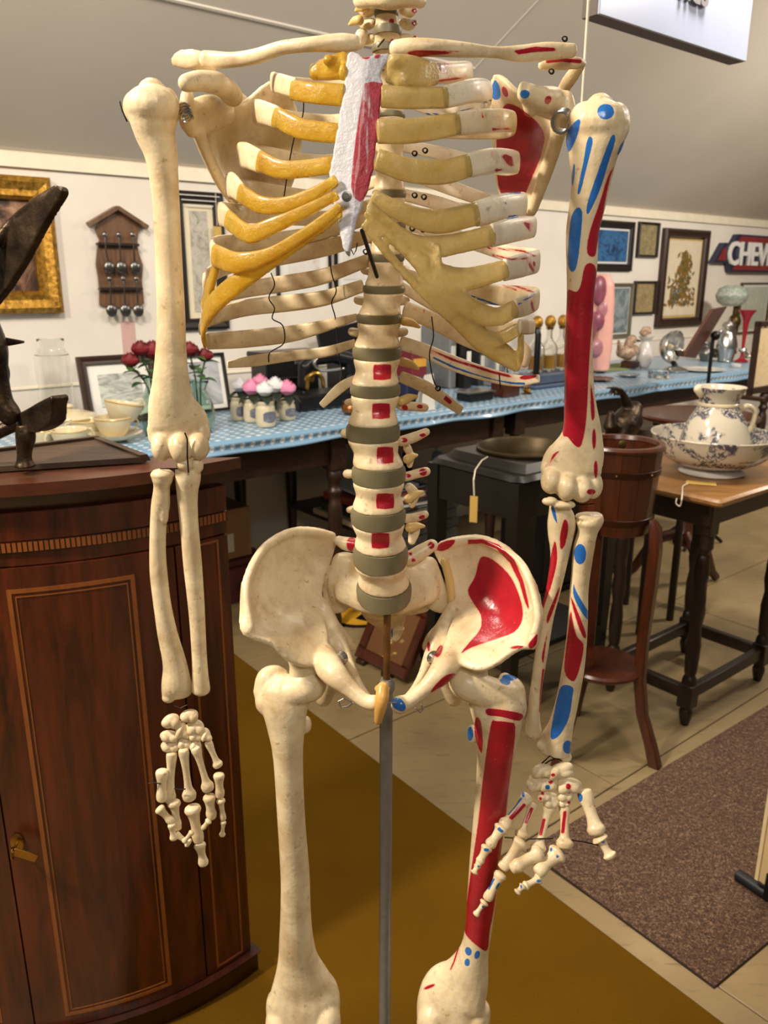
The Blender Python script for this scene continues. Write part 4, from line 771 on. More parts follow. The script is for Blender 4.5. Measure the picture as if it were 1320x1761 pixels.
# ---- bow-fronted corner cabinet
cc, CR = Vector((-.64, 1.57, 0)), .54
def arc(phi, r=CR, z=0): a = math.radians(phi); return Vector((cc.x+r*math.cos(a), cc.y+r*math.sin(a), z))
CB = thing('corner_cabinet', (-.64, 1.30, 0), 'tall mahogany bow-fronted corner cabinet with pale inlaid lines beside the skeleton', 'cabinet')
backs = [Vector((-.375, 1.195, 0)), Vector((-.485, 1.345, 0)), Vector((-.74, 1.105, 0))]
def curved(phi0, phi1, z0, z1, r0, r1, n=24, back=None):
    ph = [phi0+(phi1-phi0)*i/n for i in range(n+1)]
    out = [arc(p, r1) for p in ph]; inn = back if back else [arc(p, r0) for p in ph[::-1]]
    return prism(out+inn, (0, 0, z0), (0, 0, z1))
PH0, PH1 = -42.7, -118.0
part('body', curved(PH0, PH1, .05, .945, 0, CR-.012, 40, [backs[2], backs[1], backs[0]]), M['mahogany_dark'], CB)
part('plinth', curved(PH0+.8, PH1, .0105, .05, 0, CR+.004, 40, [backs[2], backs[1], backs[0]]), M['mahogany_dark'], CB)
def mould(z, r0, h, name, m):
    ph = [PH0+1.0+(PH1-PH0)*i/40 for i in range(41)]; rings = []
    for zz, rr in ((z, r0), (z+h*.35, r0+.004), (z+h*.7, r0+.010), (z+h, r0+.012), (z+h, r0-.02), (z, r0-.02)): rings.append([arc(p, rr, zz) for p in ph])
    k = len(rings); V = [p for j in range(41) for p in (rings[i][j] for i in range(k))]
    F = [(j*k+i, j*k+(i+1) % k, (j+1)*k+(i+1) % k, (j+1)*k+i) for j in range(40) for i in range(k)]+[tuple(range(k-1, -1, -1)), tuple(range(40*k, 41*k))]
    part(name, (V, F), m, CB)
mould(.945, CR-.010, .028, 'cornice', M['mahogany_dark'])
part('top_board', curved(PH0+1.6, PH1-1, .973, .990, 0, CR+.018, 40, [backs[2]+Vector((-.01, 0, 0)), backs[1], backs[0]+Vector((.012, 0, 0))]), M['cab_top'], CB)
part('frieze', curved(PH0, PH1, .905, .945, CR-.02, CR-.004, 40), M['mahogany'], CB)
mould(.046, CR+.002, .014, 'plinth_moulding', M['mahogany_dark'])
# chequered banding, small blocks
bnd = []
for i in range(100):
    p0 = PH0-.4-i*.74
    bnd.append(curved(p0, p0-.52, .8895, .9025, CR-.012, CR-.0015, 1))
bo = part('banding', merge(*bnd), M['inlay'], CB); bo['kind'] = 'stuff'
part('banding_strip', curved(PH0, PH1, .888, .904, CR-.02, CR-.0026, 40), M['mahogany_dark'], CB)
part('rail', curved(PH0, PH1, .868, .888, CR-.02, CR-.006, 40), M['mahogany'], CB)
def outline(phs, zs, w, name, parent, r=CR):
    (a0, a1), (z0, z1) = phs, zs; k = math.degrees(w/r); d = .0022
    for f in (curved(a0, a1, z1-w, z1, r-.004, r+d-.0012, 14), curved(a0, a1, z0, z0+w, r-.004, r+d-.0012, 14), curved(a0, a0-k, z0+w, z1-w, r-.004, r+d-.0012, 1), curved(a1+k, a1, z0+w, z1-w, r-.004, r+d-.0012, 1)):
        part(name, f, M['inlay'], parent)
dr = part('door', curved(-53.0, -82.8, .062, .866, CR-.022, CR, 24), M['mahogany'], CB)
outline((-59.5, -77.75), (.083, .836), .0062, 'inlay_line', dr)
outline((-60.6, -76.65), (.094, .825), .0016, 'inlay_line', dr)
dl = part('door', curved(-83.1, -112.9, .062, .866, CR-.022, CR, 24), M['mahogany'], CB)
outline((-88.2, -106.4), (.083, .836), .0062, 'inlay_line', dl)
for a0, a1 in ((-43.0, -52.6), (-113.2, -117.8)):
    st = part('stile', curved(a0, a1, .062, .866, CR-.022, CR-.002, 10), M['mahogany'], CB)
    if a0 > -50: outline((-44.9, -50.6), (.058+.01, .862), .0034, 'inlay_line', st, CR-.002)
kp = arc(-81.3, CR+.002, .428); kr = RZ(math.radians(-81.3))
ky = part('escutcheon', lathe([(.0115, 0), (.0115, .001), (.009, .0025), (.001, .003)], kp, 20, kr @ Matrix.Rotation(pi/2, 3, 'Y'), 1.35, .85), M['brass'], dr)
part('key', merge(tube_w([kp, kp+kr @ Vector((.022, 0, 0))], .0022, 8), tube_w([kp+kr @ Vector((.024+.008*math.cos(a), 0, .008*math.sin(a))) for a in (2*pi*i/12 for i in range(13))], .0016, 6)), M['brass'], dr)
part('key_fob', box(kp+kr @ Vector((.026, .018, -.004)), (.003, .036, .014), kr @ Matrix.Rotation(-.5, 3, 'X'), .001), M['brass'], dr)
# ---- tray on the cabinet, sculpture
TY = thing('wooden_tray', (-.62, 1.30, .990), 'weathered grey brown wooden tray lying on the corner cabinet', 'tray')
M['traywood'] = wood('grey_brown_tray', (46, 32, 22), (84, 64, 46), (2, 12, 12), .5, .05)
tp = [PZ(252, 795, .992), PZ(-160, 822, .992), PZ(-120, 800, .992), PZ(168, 762, .992)]
part('tray_board', prism(tp, (0, 0, 0), (0, 0, .008)), M['traywood'], TY)
for i, h in ((3, .012), (2, .013), (1, .012)):
    a, b = tp[i], tp[(i+1) % 4]; d = (b-a).normalized(); nn = Vector((-d.y, d.x, 0))*.007
    part('tray_rim', loft([[a+nn+Vector((0, 0, .002)), a-nn+Vector((0, 0, .002)), a-nn*1.3+Vector((0, 0, h)), a+nn*.3+Vector((0, 0, h))], [b+nn+Vector((0, 0, .002)), b-nn+Vector((0, 0, .002)), b-nn*1.3+Vector((0, 0, h)), b+nn*.3+Vector((0, 0, h))]]), M['traywood'], TY)
t = NT('bronze_patina'); a = t.noise(30, 5)
t.set(Base_Color=t.ramp(a, [(.3, lin((30, 24, 18))), (.6, lin((70, 56, 42))), (.8, lin((112, 94, 70)))]), Metallic=.75, Roughness=.38); t.bump(t.noise(80, 5), .5, .004); M['bronze'] = t.m
BZ = thing('bronze_eagle_sculpture', (-.50, 1.09, 1.0), 'dark bronze sculpture of a bird with one raised wing on the tray', 'sculpture')
B = lambda x, y: (x, y, 1.09)
wing = [(-40, 470), (0, 400), (40, 370), (72, 340), (92, 320), (104, 322), (104, 336), (84, 368), (60, 412), (40, 450), (20, 482), (0, 510), (-50, 560)]
o = fuse('wing', [sheet(wing, lambda x, y: 1.09-.0006*(x-40), .012, 12, 3), tb([(-40, 455, 1.095, 10), (20, 385, 1.11, 9), (64, 347, 1.085, 8), (97, 325, 1.075, 7)], 5, 12)], .0022, M['bronze'], BZ)
bone_ = lambda nm, keys, **k: mesh(nm, *tb(keys, 5, 14), M['bronze'], BZ)
bone_('wing_tip', [(-60, 592, 1.11, 14, .5), (-10, 588, 1.11, 10, .5), (20, 588, 1.11, 6, .5), (41, 588, 1.11, 2, .5)])
fuse('body', [tb([(-55, 560, 1.09, 50), (-30, 610, 1.09, 44), (-12, 650, 1.09, 26), (0, 690, 1.09, 22), (16, 712, 1.09, 20)], 5, 16), bl(0, 640, 1.10, 16, 26, 18), bl(6, 672, 1.10, 8, 14, 12), bl(10, 705, 1.10, 20, 12, 18), tb([(5, 650, 1.10, 5), (12, 690, 1.095, 4)], 3, 10)], .0024, M['bronze'], BZ)
fuse('tail', [sheet([(26, 716), (44, 704), (88, 680), (88, 700), (86, 726), (70, 740), (48, 746), (30, 738)], lambda x, y: 1.09-.0004*(x-26), .03, 9, 2)], .0022, M['bronze'], BZ)
bone_('tail', [(-60, 760, 1.09, 16, .8), (-20, 748, 1.09, 14, .8), (30, 730, 1.09, 10, .8)])
fuse('base', [tb([(42, 730, 1.09, 14), (44, 750, 1.09, 17), (42, 775, 1.09, 13), (42, 790, 1.09, 13), (43, 803, 1.09, 19)], 5, 16, False), bl(40, 735, 1.115, 22, 10, 20)], .002, M['bronze'], BZ)
# ---- tables along the wall
TN, TZ = 2.2, .778
def TAB(px, n, z=TZ):
    lo, hi = CY-420, 2600
    for _ in range(50):
        m = (lo+hi)/2; p = PZ(px, m, z) if ray(px, m).z < -1e-4 else None
        if p is None or SN(p)[1] > n: lo = m
        else: hi = m
    return PZ(px, hi, z)
def HZ(px, py, n): return PN(px, py, n).z
LEGP = [(0, .017), (.05, .02), (.1, .016), (.14, .024), (.2, .018), (.45, .024), (.62, .026), (.68, .018), (.71, .027), (.74, .019), (.78, .029), (.8, .029), (.82, .024)]
def long_table(s0, s1, n0, n1, label, apron=.115):
    c = W((s0+s1)/2, (n0+n1)/2, 0); T = thing('side_table', c, label, 'table')
    part('table_top', box(W((s0+s1)/2, (n0+n1)/2, .760), (s1-s0, n1-n0, .026), WR, .004), M['brownwood'], T)
    for a, b, d in ((W((s0+s1)/2, n0+.05, .747-apron/2), s1-s0-.12, .022), (W((s0+s1)/2, n1-.05, .747-apron/2), s1-s0-.12, .022)): part('apron', box(a, (b, d, apron), WR, .002), M['brownwood'], T)
    for s in (s0+.05, s1-.05): part('apron', box(W(s, (n0+n1)/2, .747-apron/2), (.022, n1-n0-.14, apron), WR, .002), M['brownwood'], T)
    for s in (s0+.055, s1-.055):
        for n in (n0+.055, n1-.055):
            p = W(s, n, 0); lg = turned('leg', p, .0, .747, LEGP+[(.83, .02), (1, .02)], M['brownwood'], T)
            part('leg_block', box(W(s, n, .747-apron/2-.01), (.062, .062, apron+.02), WR, .003), M['brownwood'], lg)
    return T
ta = long_table(.25, 1.655, TN, 3.0, 'dark wooden table at the left end under the blue cloth')
tb_ = long_table(1.80, 2.46, TN, 3.0, 'dark wooden table with a lower shelf behind the spine of the skeleton')
part('shelf', box(W(2.025, 2.63, .295), (.40, .60, .02), WR, .003), M['brownwood'], tb_)
tc = long_table(2.48, 4.75, TN, 3.0, 'long dark wooden table on the right under the blue cloth', .10)
# tablecloth, dotted blue
t = NT('blue_dotted_cloth'); vv = t.mapped((26, 26, 26)); sx = t.n('ShaderNodeSeparateXYZ'); t.l(vv, sx.inputs[0])
def cell(o): return t.math('SUBTRACT', t.math('FRACT', o), .5)
at = t.n('ShaderNodeAttribute'); at.attribute_name = 'weave'; sp2 = t.n('ShaderNodeSeparateXYZ'); t.l(at.outputs['Vector'], sp2.inputs[0])
u, v = cell(sp2.outputs[0]), cell(sp2.outputs[1]); r2 = t.math('ADD', t.math('MULTIPLY', u, u), t.math('MULTIPLY', v, v))
t.set(Base_Color=t.mix(t.ramp(r2, [(.05, (1, 1, 1)), (.08, (0, 0, 0))]), lin((118, 156, 186)), lin((216, 224, 228))), Roughness=.35, Coat_Weight=.2); M['cloth'] = t.m
def clothmesh(s0, s1, n0, n1):
    V, F, UV = [], [], []; S, prof = 220, []
    for k in range(24): prof.append((n1-(n1-n0)*k/23, TZ-.0025, n1-(n1-n0)*k/23))
    for k in range(1, 9): prof.append((n0-.010-.004*math.sin(k), TZ-.004-k*.0052, n0-k*.0052))
    m = len(prof)
    for i in range(S+1):
        s = s0+(s1-s0)*i/S
        for j, (n, z, w) in enumerate(prof):
            hang = max(0, j-23)/8; wob = .006*hang*math.sin(s*21+.8*math.sin(s*7))
            V.append(W(s, n+wob, z+(.0008*math.sin(s*33)*math.sin(n*29) if j < 24 else .003*hang*math.sin(s*13)))); UV.append((s/.036, w/.036, 0))
    for i in range(S):
        for j in range(m-1): F.append((i*m+j, (i+1)*m+j, (i+1)*m+j+1, i*m+j+1))
    o = mesh('tablecloth', V, F, M['cloth']); a = o.data.attributes.new('weave', 'FLOAT_VECTOR', 'POINT'); a.data.foreach_set('vector', [c for q in UV for c in q])
    md = o.modifiers.new('t', 'SOLIDIFY'); md.thickness = .0018; md.offset = 0
    return o
tag(clothmesh(.24, 4.76, TN-.004, 3.0), 'light blue cloth with white dots spread over the tables', 'tablecloth')
# ---- oak side table with twist legs
TT = thing('twist_leg_table', W(2.215, 1.2, 0), 'small oak table with twisted dark legs carrying the jug and bowl', 'table')
part('table_top', box(W(2.215, 1.175, .708), (.68, .40, .022), WR, .007), M['oak'], TT)
part('apron', box(W(2.215, 1.2, .655), (.50, .30, .084), WR, .003), M['darkoak'], TT)
TWP = [(0, .012), (.03, .017), (.06, .019), (.085, .012), (.1, .02), (.11, .021), (.2, .021), (.23, .014), (.26, .018), (.5, .0185), (.72, .018), (.75, .013), (.78, .022), (.80, .022), (1, .022)]
for s in (2.0, 2.43):
    for n in (1.07, 1.33):
        p = W(s, n, 0); l = turned('leg', p, 0, .70, TWP, M['darkoak'], TT, 18, 5)
        part('leg_block', box(W(s, n, .095), (.044, .044, .075), WR, .003), M['darkoak'], l); part('leg_block', box(W(s, n, .640), (.046, .046, .115), WR, .003), M['darkoak'], l)
for a, b in ((W(2.215, 1.07, .10), (.39, .024, .040)), (W(2.215, 1.33, .10), (.39, .024, .040)), (W(2.0, 1.2, .10), (.024, .22, .040)), (W(2.43, 1.2, .10), (.024, .22, .040))): part('stretcher', box(a, b, WR, .003), M['darkoak'], TT)
# ---- commode stand with brass basin
CS = thing('basin_stand', W(1.82, 1.57, 0), 'black square wash stand with a round brass basin sunk in its top', 'stand')
s0, s1, n0, n1 = 1.585, 2.055, 1.385, 1.755; sc, nc = (s0+s1)/2, (n0+n1)/2
M['basin'] = plain('tarnished_basin', (66, 52, 26), .42, .55, vary=.15)
def ringplate(z0, z1, r, hx, hy, chamf=0):
    """square plate with a round hole"""
    V, F = [], []; N = 48
    def sq(a, hx, hy): c, s = math.cos(a), math.sin(a); k = 1/max(abs(c)/hx, abs(s)/hy); return (c*k, s*k)
    rows = []
    for z, kind in ((z1, 'h'), (z1, 's'), (z0, 'S'), (z0, 'h')):
        rows.append([W(sc+(r*math.cos(a) if kind == 'h' else sq(a, hx-(chamf if kind == 's' else 0), hy-(chamf if kind == 's' else 0))[0]), nc+(r*math.sin(a) if kind == 'h' else sq(a, hx-(chamf if kind == 's' else 0), hy-(chamf if kind == 's' else 0))[1]), z) for a in (2*pi*(j+.5)/N for j in range(N))])
    V = [p for r_ in rows for p in r_]
    for i in range(4):
        for j in range(N): F.append((i*N+j, i*N+(j+1) % N, ((i+1) % 4)*N+(j+1) % N, ((i+1) % 4)*N+j))
    return V, F
part('top_frame', ringplate(.728, .742, .142, .235, .185, .012), M['black'], CS)
part('raised_frame', ringplate(.740, .764, .143, .190, .160, .018), M['black'], CS)
for a, b in ((W(sc, n0+.018, .672), (.43, .02, .105)), (W(sc, n1-.018, .672), (.43, .02, .105)), (W(s0+.018, nc, .672), (.02, .33, .105)), (W(s1-.018, nc, .672), (.02, .33, .105))): part('apron', box(a, b, WR, .002), M['black'], CS)
for s in (s0+.025, s1-.025):
    for n in (n0+.025, n1-.025): part('leg', loft([[W(s+i*w, n+j*w, z) for i, j in ((-1, -1), (1, -1), (1, 1), (-1, 1))] for z, w in ((0, .014), (.3, .02), (.725, .022))]), M['black'], CS)
part('lower_shelf', box(W(sc, nc, .20), (.44, .34, .018), WR, .003), M['black'], CS)
part('basin', lathe([(.148, .766), (.150, .772), (.144, .776), (.138, .770), (.130, .73), (.115, .66), (.09, .625), (.03, .61), (.001, .609)], (W(sc, nc, 0).x, W(sc, nc, 0).y, 0), 48, None, 1, 1, False), M['basin'], CS, label='round dark brass basin')
part('basin_housing', lathe([(.141, .725), (.135, .68), (.12, .62), (.08, .585), (.01, .575)], (W(sc, nc, 0).x, W(sc, nc, 0).y, 0), 40, None, 1, 1, False), M['darkoak'], CS)
tg = thing('price_tag', PN(818, 840, n0-.006), 'buff price tag on a white string hanging from the basin stand', 'tag')
part('string', tube_w([PZ(838, 786, .7655), PZ(828, 790, .766), PZ(817, 806, .748), PN(814, 822, n0-.012), PN(815, 850, n0-.012)] if False else [P(838, 786, 2.17), P(828, 792, 2.13), P(817, 808, 2.08), P(814, 826, 2.045), P(815, 852, 2.045)], .002, 8), M['string'], tg)
part('card', box(P(814, 876, 2.045), (.021, .002, .072), RZ(-.35), .0005), M['tagcard'], tg)
# ---- jardiniere stand, coopered bucket
JC = Vector((.594, 1.98, 0)); JS = thing('plant_stand', JC, 'mahogany bucket plant stand on three splayed legs beside the oak table', 'plant stand')
M['hoop'] = plain('dark_copper_hoop', (62, 32, 18), .35, .6)
N = 14
for k in range(N):
    a0, a1 = 2*pi*k/N+.006, 2*pi*(k+1)/N-.006
    rings = []
    for z, r in ((.638, .084), (.70, .092), (.78, .098), (.85, .102)):
        rings.append([Vector((JC.x+rr*math.cos(a), JC.y+rr*math.sin(a), z)) for rr, a in ((r, a0), (r+.0008, (a0+a1)/2), (r, a1), (r-.012, a1), (r-.012, a0))])
    part('stave', loft(rings), M['redwood'], JS)
for z, r in ((.672, .0895), (.795, .0998)):
    part('hoop', lathe([(r, z-.008), (r+.0018, z-.007), (r+.0024, z+.007), (r+.001, z+.008)], (JC.x, JC.y, 0), 40, None, 1, 1, False), M['hoop'], JS)
part('rim', lathe([(.1015, .848), (.108, .850), (.110, .856), (.106, .862), (.092, .862), (.089, .852)], (JC.x, JC.y, 0), 40, None, 1, 1, False), M['redwood'], JS)
part('bucket_base', lathe([(.001, .635), (.084, .635), (.084, .65), (.001, .65)], (JC.x, JC.y, 0), 32), M['redwood'], JS)
part('ring_boss', lathe([(.013, 0), (.013, .002), (.010, .004), (.004, .005)], JC+Vector((.030, .083, .838)), 16, Matrix.Rotation(pi/2, 3, 'X')), M['darkbrass'], JS, label='round metal boss inside the rim')
for k, (fx, fy) in enumerate(((.713, 1.885), (.569, 2.155), (.475, 1.885))):
    d = Vector((fx-JC.x, fy-JC.y, 0)).normalized(); sd = Vector((-d.y, d.x, 0)); rings = []
    for z, r, w, th in ((0, .168, .018, .016), (.06, .150, .017, .015), (.14, .120, .016, .014), (.24, .104, .017, .014), (.36, .103, .019, .014), (.5, .110, .022, .014), (.60, .112, .024, .014), (.655, .106, .022, .013), (.675, .098, .014, .006)):
        c = JC+d*r+Vector((0, 0, z)); rings.append([c+sd*w*i*.8+d*th*j for i, j in ((-1, -.7), (-.7, -1), (.7, -1), (1, -.7), (1, .7), (.7, 1), (-.7, 1), (-1, .7))])
    part('leg', loft(rings), M['redwood'], JS)
part('shelf', lathe([(.001, .238), (.100, .238), (.106, .244), (.106, .250), (.100, .256), (.001, .256)], (JC.x, JC.y, 0), 36), M['redwood'], JS)
for k in range(4):
    a = -1.9+k*.9; part('stud', blob((JC.x+.1025*math.cos(a), JC.y+.1025*math.sin(a), .795), .003, None, 8, 6), M['brass'], JS)
# ================================================================== THINGS ON THE WALL
def paint(name, stops, scale=12, dist=1.5, stretch=(1, 1, 1)):
    t = NT(name); f = t.noise(scale, 6, t.mapped(stretch), .62, dist); k = len(stops)
    t.set(Base_Color=t.ramp(f, [(.28+.46*i/(k-1), lin(c)) for i, c in enumerate(stops)]), Roughness=.4); return t.m
M['gallery_black'] = plain('black_frame_wood', (34, 27, 23), .35, vary=.15)
M['frame_brown'] = plain('dark_brown_frame', (52, 32, 22), .35, vary=.15)
M['mat_cream'] = plain('cream_mount', (226, 214, 184), .6, vary=.03)
M['mat_white'] = plain('white_mount', (226, 224, 218), .6, vary=.03)
def framed(name, label, px, fw, fm, pic, mount=0, mm=None, depth=.022, n=None, cat='picture', liner=None, tiltx=0):
    n = n or WALLN-.002; x0, y0, x1, y1 = px; xm, ym = (x0+x1)/2, (y0+y1)/2
    a = SN(PN(x0, ym, n))[0]; b = SN(PN(x1, ym, n))[0]; z1, z0 = PN(xm, y0, n).z, PN(xm, y1, n).z
    T = thing(name, W((a+b)/2, n, z0), label, cat); c = W((a+b)/2, n, (z0+z1)/2); hw, hh = (b-a)/2, (z1-z0)/2
    def L(i, k, d): return c+WV*i+Vector((0, 0, k))-NV*d
    prof = [(0, 0), (0, depth*.7), (fw*.25, depth), (fw*.6, depth*.75), (fw*.85, depth*.85), (fw, depth*.5), (fw, 0)]
    for i in range(4):
        cs = [(-1, -1), (1, -1), (1, 1), (-1, 1)]; (ax, ay), (bx, by) = cs[i], cs[(i+1) % 4]
        part('frame_side', loft([[L(ax*(hw-u), ay*(hh-u), d) for u, d in prof], [L(bx*(hw-u), by*(hh-u), d) for u, d in prof]]), fm, T)
    def pl(nm, u, d0, d1, m): return part(nm, prism([L(-hw+u, -hh+u, d0), L(hw-u, -hh+u, d0), L(hw-u, hh-u, d0), L(-hw+u, hh-u, d0)], (0, 0, 0), -NV*(d1-d0)), m, T, smooth=False)
    if mount:
        pl('mount', fw*.9, .002, .005, mm or M['mat_cream'])
        if liner: pl('liner', fw+mount-.006, .002, .0065, liner)
    p = pl('picture', fw*.9+mount, .003, .008 if mount else .006, pic)
    T['_c'] = 0; del T['_c']; return T, L, hw, hh
framed('gilt_framed_painting', 'dark figure painting in a wide ornate gilt frame', (-125, 300, 93, 540), .075, M['gold'], paint('old_master', [(24, 26, 34), (40, 42, 52), (60, 40, 30), (150, 110, 84), (196, 164, 130)], 7, 1.0), depth=.045)
TB, L_, hw, hh = framed('panel_in_black_frame', 'tall grey embroidered panel in a black frame hanging behind the ribs', (300, 330, 386, 567), .045, M['gallery_black'], paint('grey_panel', [(120, 112, 100), (170, 164, 152), (196, 190, 178), (150, 140, 118)], 30, 1.2), .03, M['mat_cream'])
for k in range(3): part('frame_line', box(L_(0, hh-.016-.018*k, .0225), (2*hw-.04-.03*k, .003, .003), WR), M['mat_white'], TB)
tg = thing('hanging_tag', L_(.07, .15, .03), 'buff tag on a string hanging over the black framed panel', 'tag')
part('string', tube_w([L_(.07, hh-.005, .026), L_(.07, .14, .026)], .0012, 6), M['string'], tg); part('card', box(L_(.07, .085, .026), (.034, .002, .10), WR, .0005), M['tagcard'], tg)
framed('small_sketch', 'white mounted sketch in a thin black frame behind the left ribs', (474, 410, 566, 512), .010, M['gallery_black'], paint('pale_sketch', [(224, 222, 216), (222, 218, 212), (214, 208, 200), (176, 150, 134)], 16), .05, M['mat_white'])
framed('small_sketch', 'pale drawing in a thin black frame behind the breastbone tip', (574, 398, 640, 500), .010, M['gallery_black'], paint('pale_sketch_two', [(226, 224, 220), (220, 216, 210), (200, 196, 190)], 14), .04, M['mat_white'])
framed('blue_painting', 'blue night painting in a wide black frame beside the painted arm', (978, 378, 1086, 466), .042, M['gallery_black'], paint('blue_scene', [(26, 40, 62), (38, 70, 110), (60, 110, 160), (40, 60, 84), (170, 120, 90)], 9), .016, M['mat_white'])
framed('small_brown_picture', 'upper of two small brown pictures in thin black frames', (1094, 382, 1129, 443), .016, M['gallery_black'], paint('brown_floral', [(96, 84, 58), (150, 136, 100), (176, 162, 124)], 34))
framed('small_brown_picture', 'lower of two small brown pictures in thin black frames', (1087, 483, 1124, 541), .016, M['gallery_black'], paint('brown_floral_two', [(110, 92, 60), (158, 138, 98), (186, 166, 124)], 30))
framed('grey_landscape', 'misty grey landscape in a silvered frame between torso and small pictures', (1000, 487, 1083, 582), .022, plain('silvered_frame', (120, 112, 92), .4, .4), paint('grey_scape', [(70, 82, 88), (104, 116, 122), (150, 158, 160), (90, 100, 104)], 8), .010, M['mat_white'])
TP, L_, hw, hh = framed('tall_botanical_picture', 'tall brown framed picture of golden foliage on cream mount', (1131, 394, 1208, 560), .055, M['frame_brown'], plain('cream_ground', (222, 208, 182), .6, vary=.05), .02, plain('gilt_mount', (206, 176, 110), .45), depth=.035)
# pressed foliage, flat cut leaves on the picture
rng = random.Random(11); leaf_m = [plain('pressed_leaf_gold', (128, 98, 40), .6, vary=.2), plain('pressed_leaf_olive', (94, 86, 48), .6, vary=.2), plain('pressed_leaf_grey', (96, 98, 102), .6, vary=.2)]
fol = {0: [], 1: [], 2: []}
for k in range(300):
    v = rng.random()**1.3; x = rng.gauss(0, 1)*(.075*(1-v)+.022)*1.0+(.012 if v > .5 else 0); y = -.17+v*.33
    if abs(x) > hw-.085: continue
    a = rng.uniform(0, 2*pi); l = rng.uniform(.014, .030); w = l*.42; ca, sa = math.cos(a), math.sin(a)
    fol[0 if rng.random() < .55 else (1 if v > .3 or rng.random() < .6 else 2)].append(prism([L_(x+i*ca-j*sa, y+i*sa+j*ca, .0085) for i, j in ((-l, 0), (0, -w), (l, 0), (0, w))], (0, 0, 0), -NV*(.0008+.0006*rng.random())))
for k, v in fol.items():
    o = part('pressed_leaves', merge(*v), leaf_m[k], TP, smooth=False); o['kind'] = 'stuff'
framed('pale_print', 'pale print in a thin brass frame on the wall beyond the glassware', (1268, 486, 1318, 572), .012, M['darkbrass'], paint('pale_print', [(206, 208, 196), (182, 188, 170), (214, 214, 206)], 14), .02, M['mat_white'])
# pink tag low on the wall
pk = PN(222, 590, WALLN-.001)
tag(mesh('pink_plaque', *merge(box(pk-NV*.002, (.052, .004, .16), WR, .0015), tube_w([pk+Vector((0, 0, .079)), pk+Vector((0, 0, .081))-NV*.0], .026, 24, .08, NV)), plain('dusty_pink', (206, 168, 160), .6, vary=.05), smooth='auto'), 'dusty pink strip with rounded top on the wall under the spoon rack', 'plaque')
# spoon rack
SR0 = PN(198, 450, WALLN-.002); ss, zz = SN(SR0)[0], SR0.z
SRK = thing('spoon_rack', SR0, 'brown wooden house-shaped spoon rack on the white wall', 'rack')
k = mpp(SR0); X = lambda px, py, d=0: PN(px, py, WALLN-.002-d)
back = [(165, 388), (164, 400), (170, 412), (166, 430), (164, 455), (168, 478), (170, 500), (170, 524), (180, 527), (235, 529), (246, 522), (244, 500), (242, 482), (244, 456), (236, 432), (234, 415), (236, 400), (240, 390), (197, 362)]
M['rackwood'] = wood('rack_wood', (84, 56, 36), (124, 90, 62), (12, 12, 2), .45)
part('back_board', prism([X(*p, .004) for p in back], (0, 0, 0), -NV*.010), M['rackwood'], SRK)
for a, b in (((196, 358), (149, 386)), ((196, 358), (248, 392))):
    pa, pb = X(*a, .002), X(*b, .002); e = (pb-pa).normalized(); up = Vector((0, 0, 1)); nn = (up-e*up.dot(e)).normalized()*.007
    part('roof_board', prism([pa-nn, pb-nn, pb+nn, pa+nn], (0, 0, 0), -NV*.04), M['rackwood'], SRK)
rows = ((420, 166, 238), (496, 170, 244))
for y, xa, xb in rows:
    pa, pb = X(xa, y-1, .026), X(xb, y+2, .026); part('shelf_rail', box((pa+pb)/2, ((pb-pa).length, .026, .010), WR, .002), M['darkoak'], SRK)
M['pewter'] = plain('dark_pewter', (120, 118, 114), .28, 1.0, vary=.1)
for r, (yt, yb, xs) in enumerate(((402, 460, (180, 204, 228)), (478, 534, (188, 212, 234)))):
    for q, x in enumerate(xs):
        xb = x+(8 if q == 0 else 5); b = X(xb if r == 0 else x+4, yb, .040)
        T = thing('souvenir_spoon', b, f"pewter spoon in the {('upper', 'lower')[r]} row of the wall rack, {('nearest the gilt frame', 'middle one', 'nearest the arm bone')[q]}", 'spoon', 'spoons in the wall rack')
        part('bowl', blob(b, (.021, .008, .024), WR, 14, 8), M['pewter'], T)
        part('handle', tube_w([b+Vector((0, 0, .02))+NV*.004, X(x+2, (yt+yb)/2, .040), X(x, yt+6, .040)], [.0032, .0024, .0034], 8), M['pewter'], T)
        part('finial', blob(X(x, yt+2, .040), (.009, .004, .011), WR, 10, 6), M['pewter'], T)
# lettered sign
CSN = WALLN-.002
def text_mesh(body, size, depth, mat, origin, parent, name='lettering', bold=0.0, rot=0):
    cu = bpy.data.curves.new('t', 'FONT'); cu.body = body; cu.size = size; cu.extrude = depth; cu.offset = bold; cu.resolution_u = 3
    o = bpy.data.objects.new('t', cu); C.objects.link(o); dg = bpy.context.evaluated_depsgraph_get(); me = bpy.data.meshes.new_from_object(o.evaluated_get(dg)); bpy.data.objects.remove(o)
    R = Matrix((WV, Vector((0, 0, 1)), -NV)).transposed().to_4x4()   # text x along the wall, y up, facing the room
    if rot: R = R @ Matrix.Rotation(rot, 4, 'Z')
    me.transform(Matrix.Translation(origin) @ R); me.name = name; me.materials.append(mat)
    ob = bpy.data.objects.new(name, me); C.objects.link(ob); put(ob, parent); return ob
M['navy'] = plain('navy_enamel', (34, 36, 66), .3, vary=.1); M['signred'] = plain('red_enamel', (136, 42, 40), .3, vary=.1); M['letterwhite'] = plain('white_enamel', (236, 234, 230), .3, vary=.03)
XS = lambda x, y, d=0: PN(x, y, CSN-d)
SG = thing('car_dealer_sign', XS(1290, 440), 'dark blue and red bow-tie shaped sign with white letters on the wall', 'sign')
sA = SN(XS(1216, 458))[0]; zm = XS(1290, 437).z; U = lambda s, z, d: W(sA+s, CSN-d, zm+z)
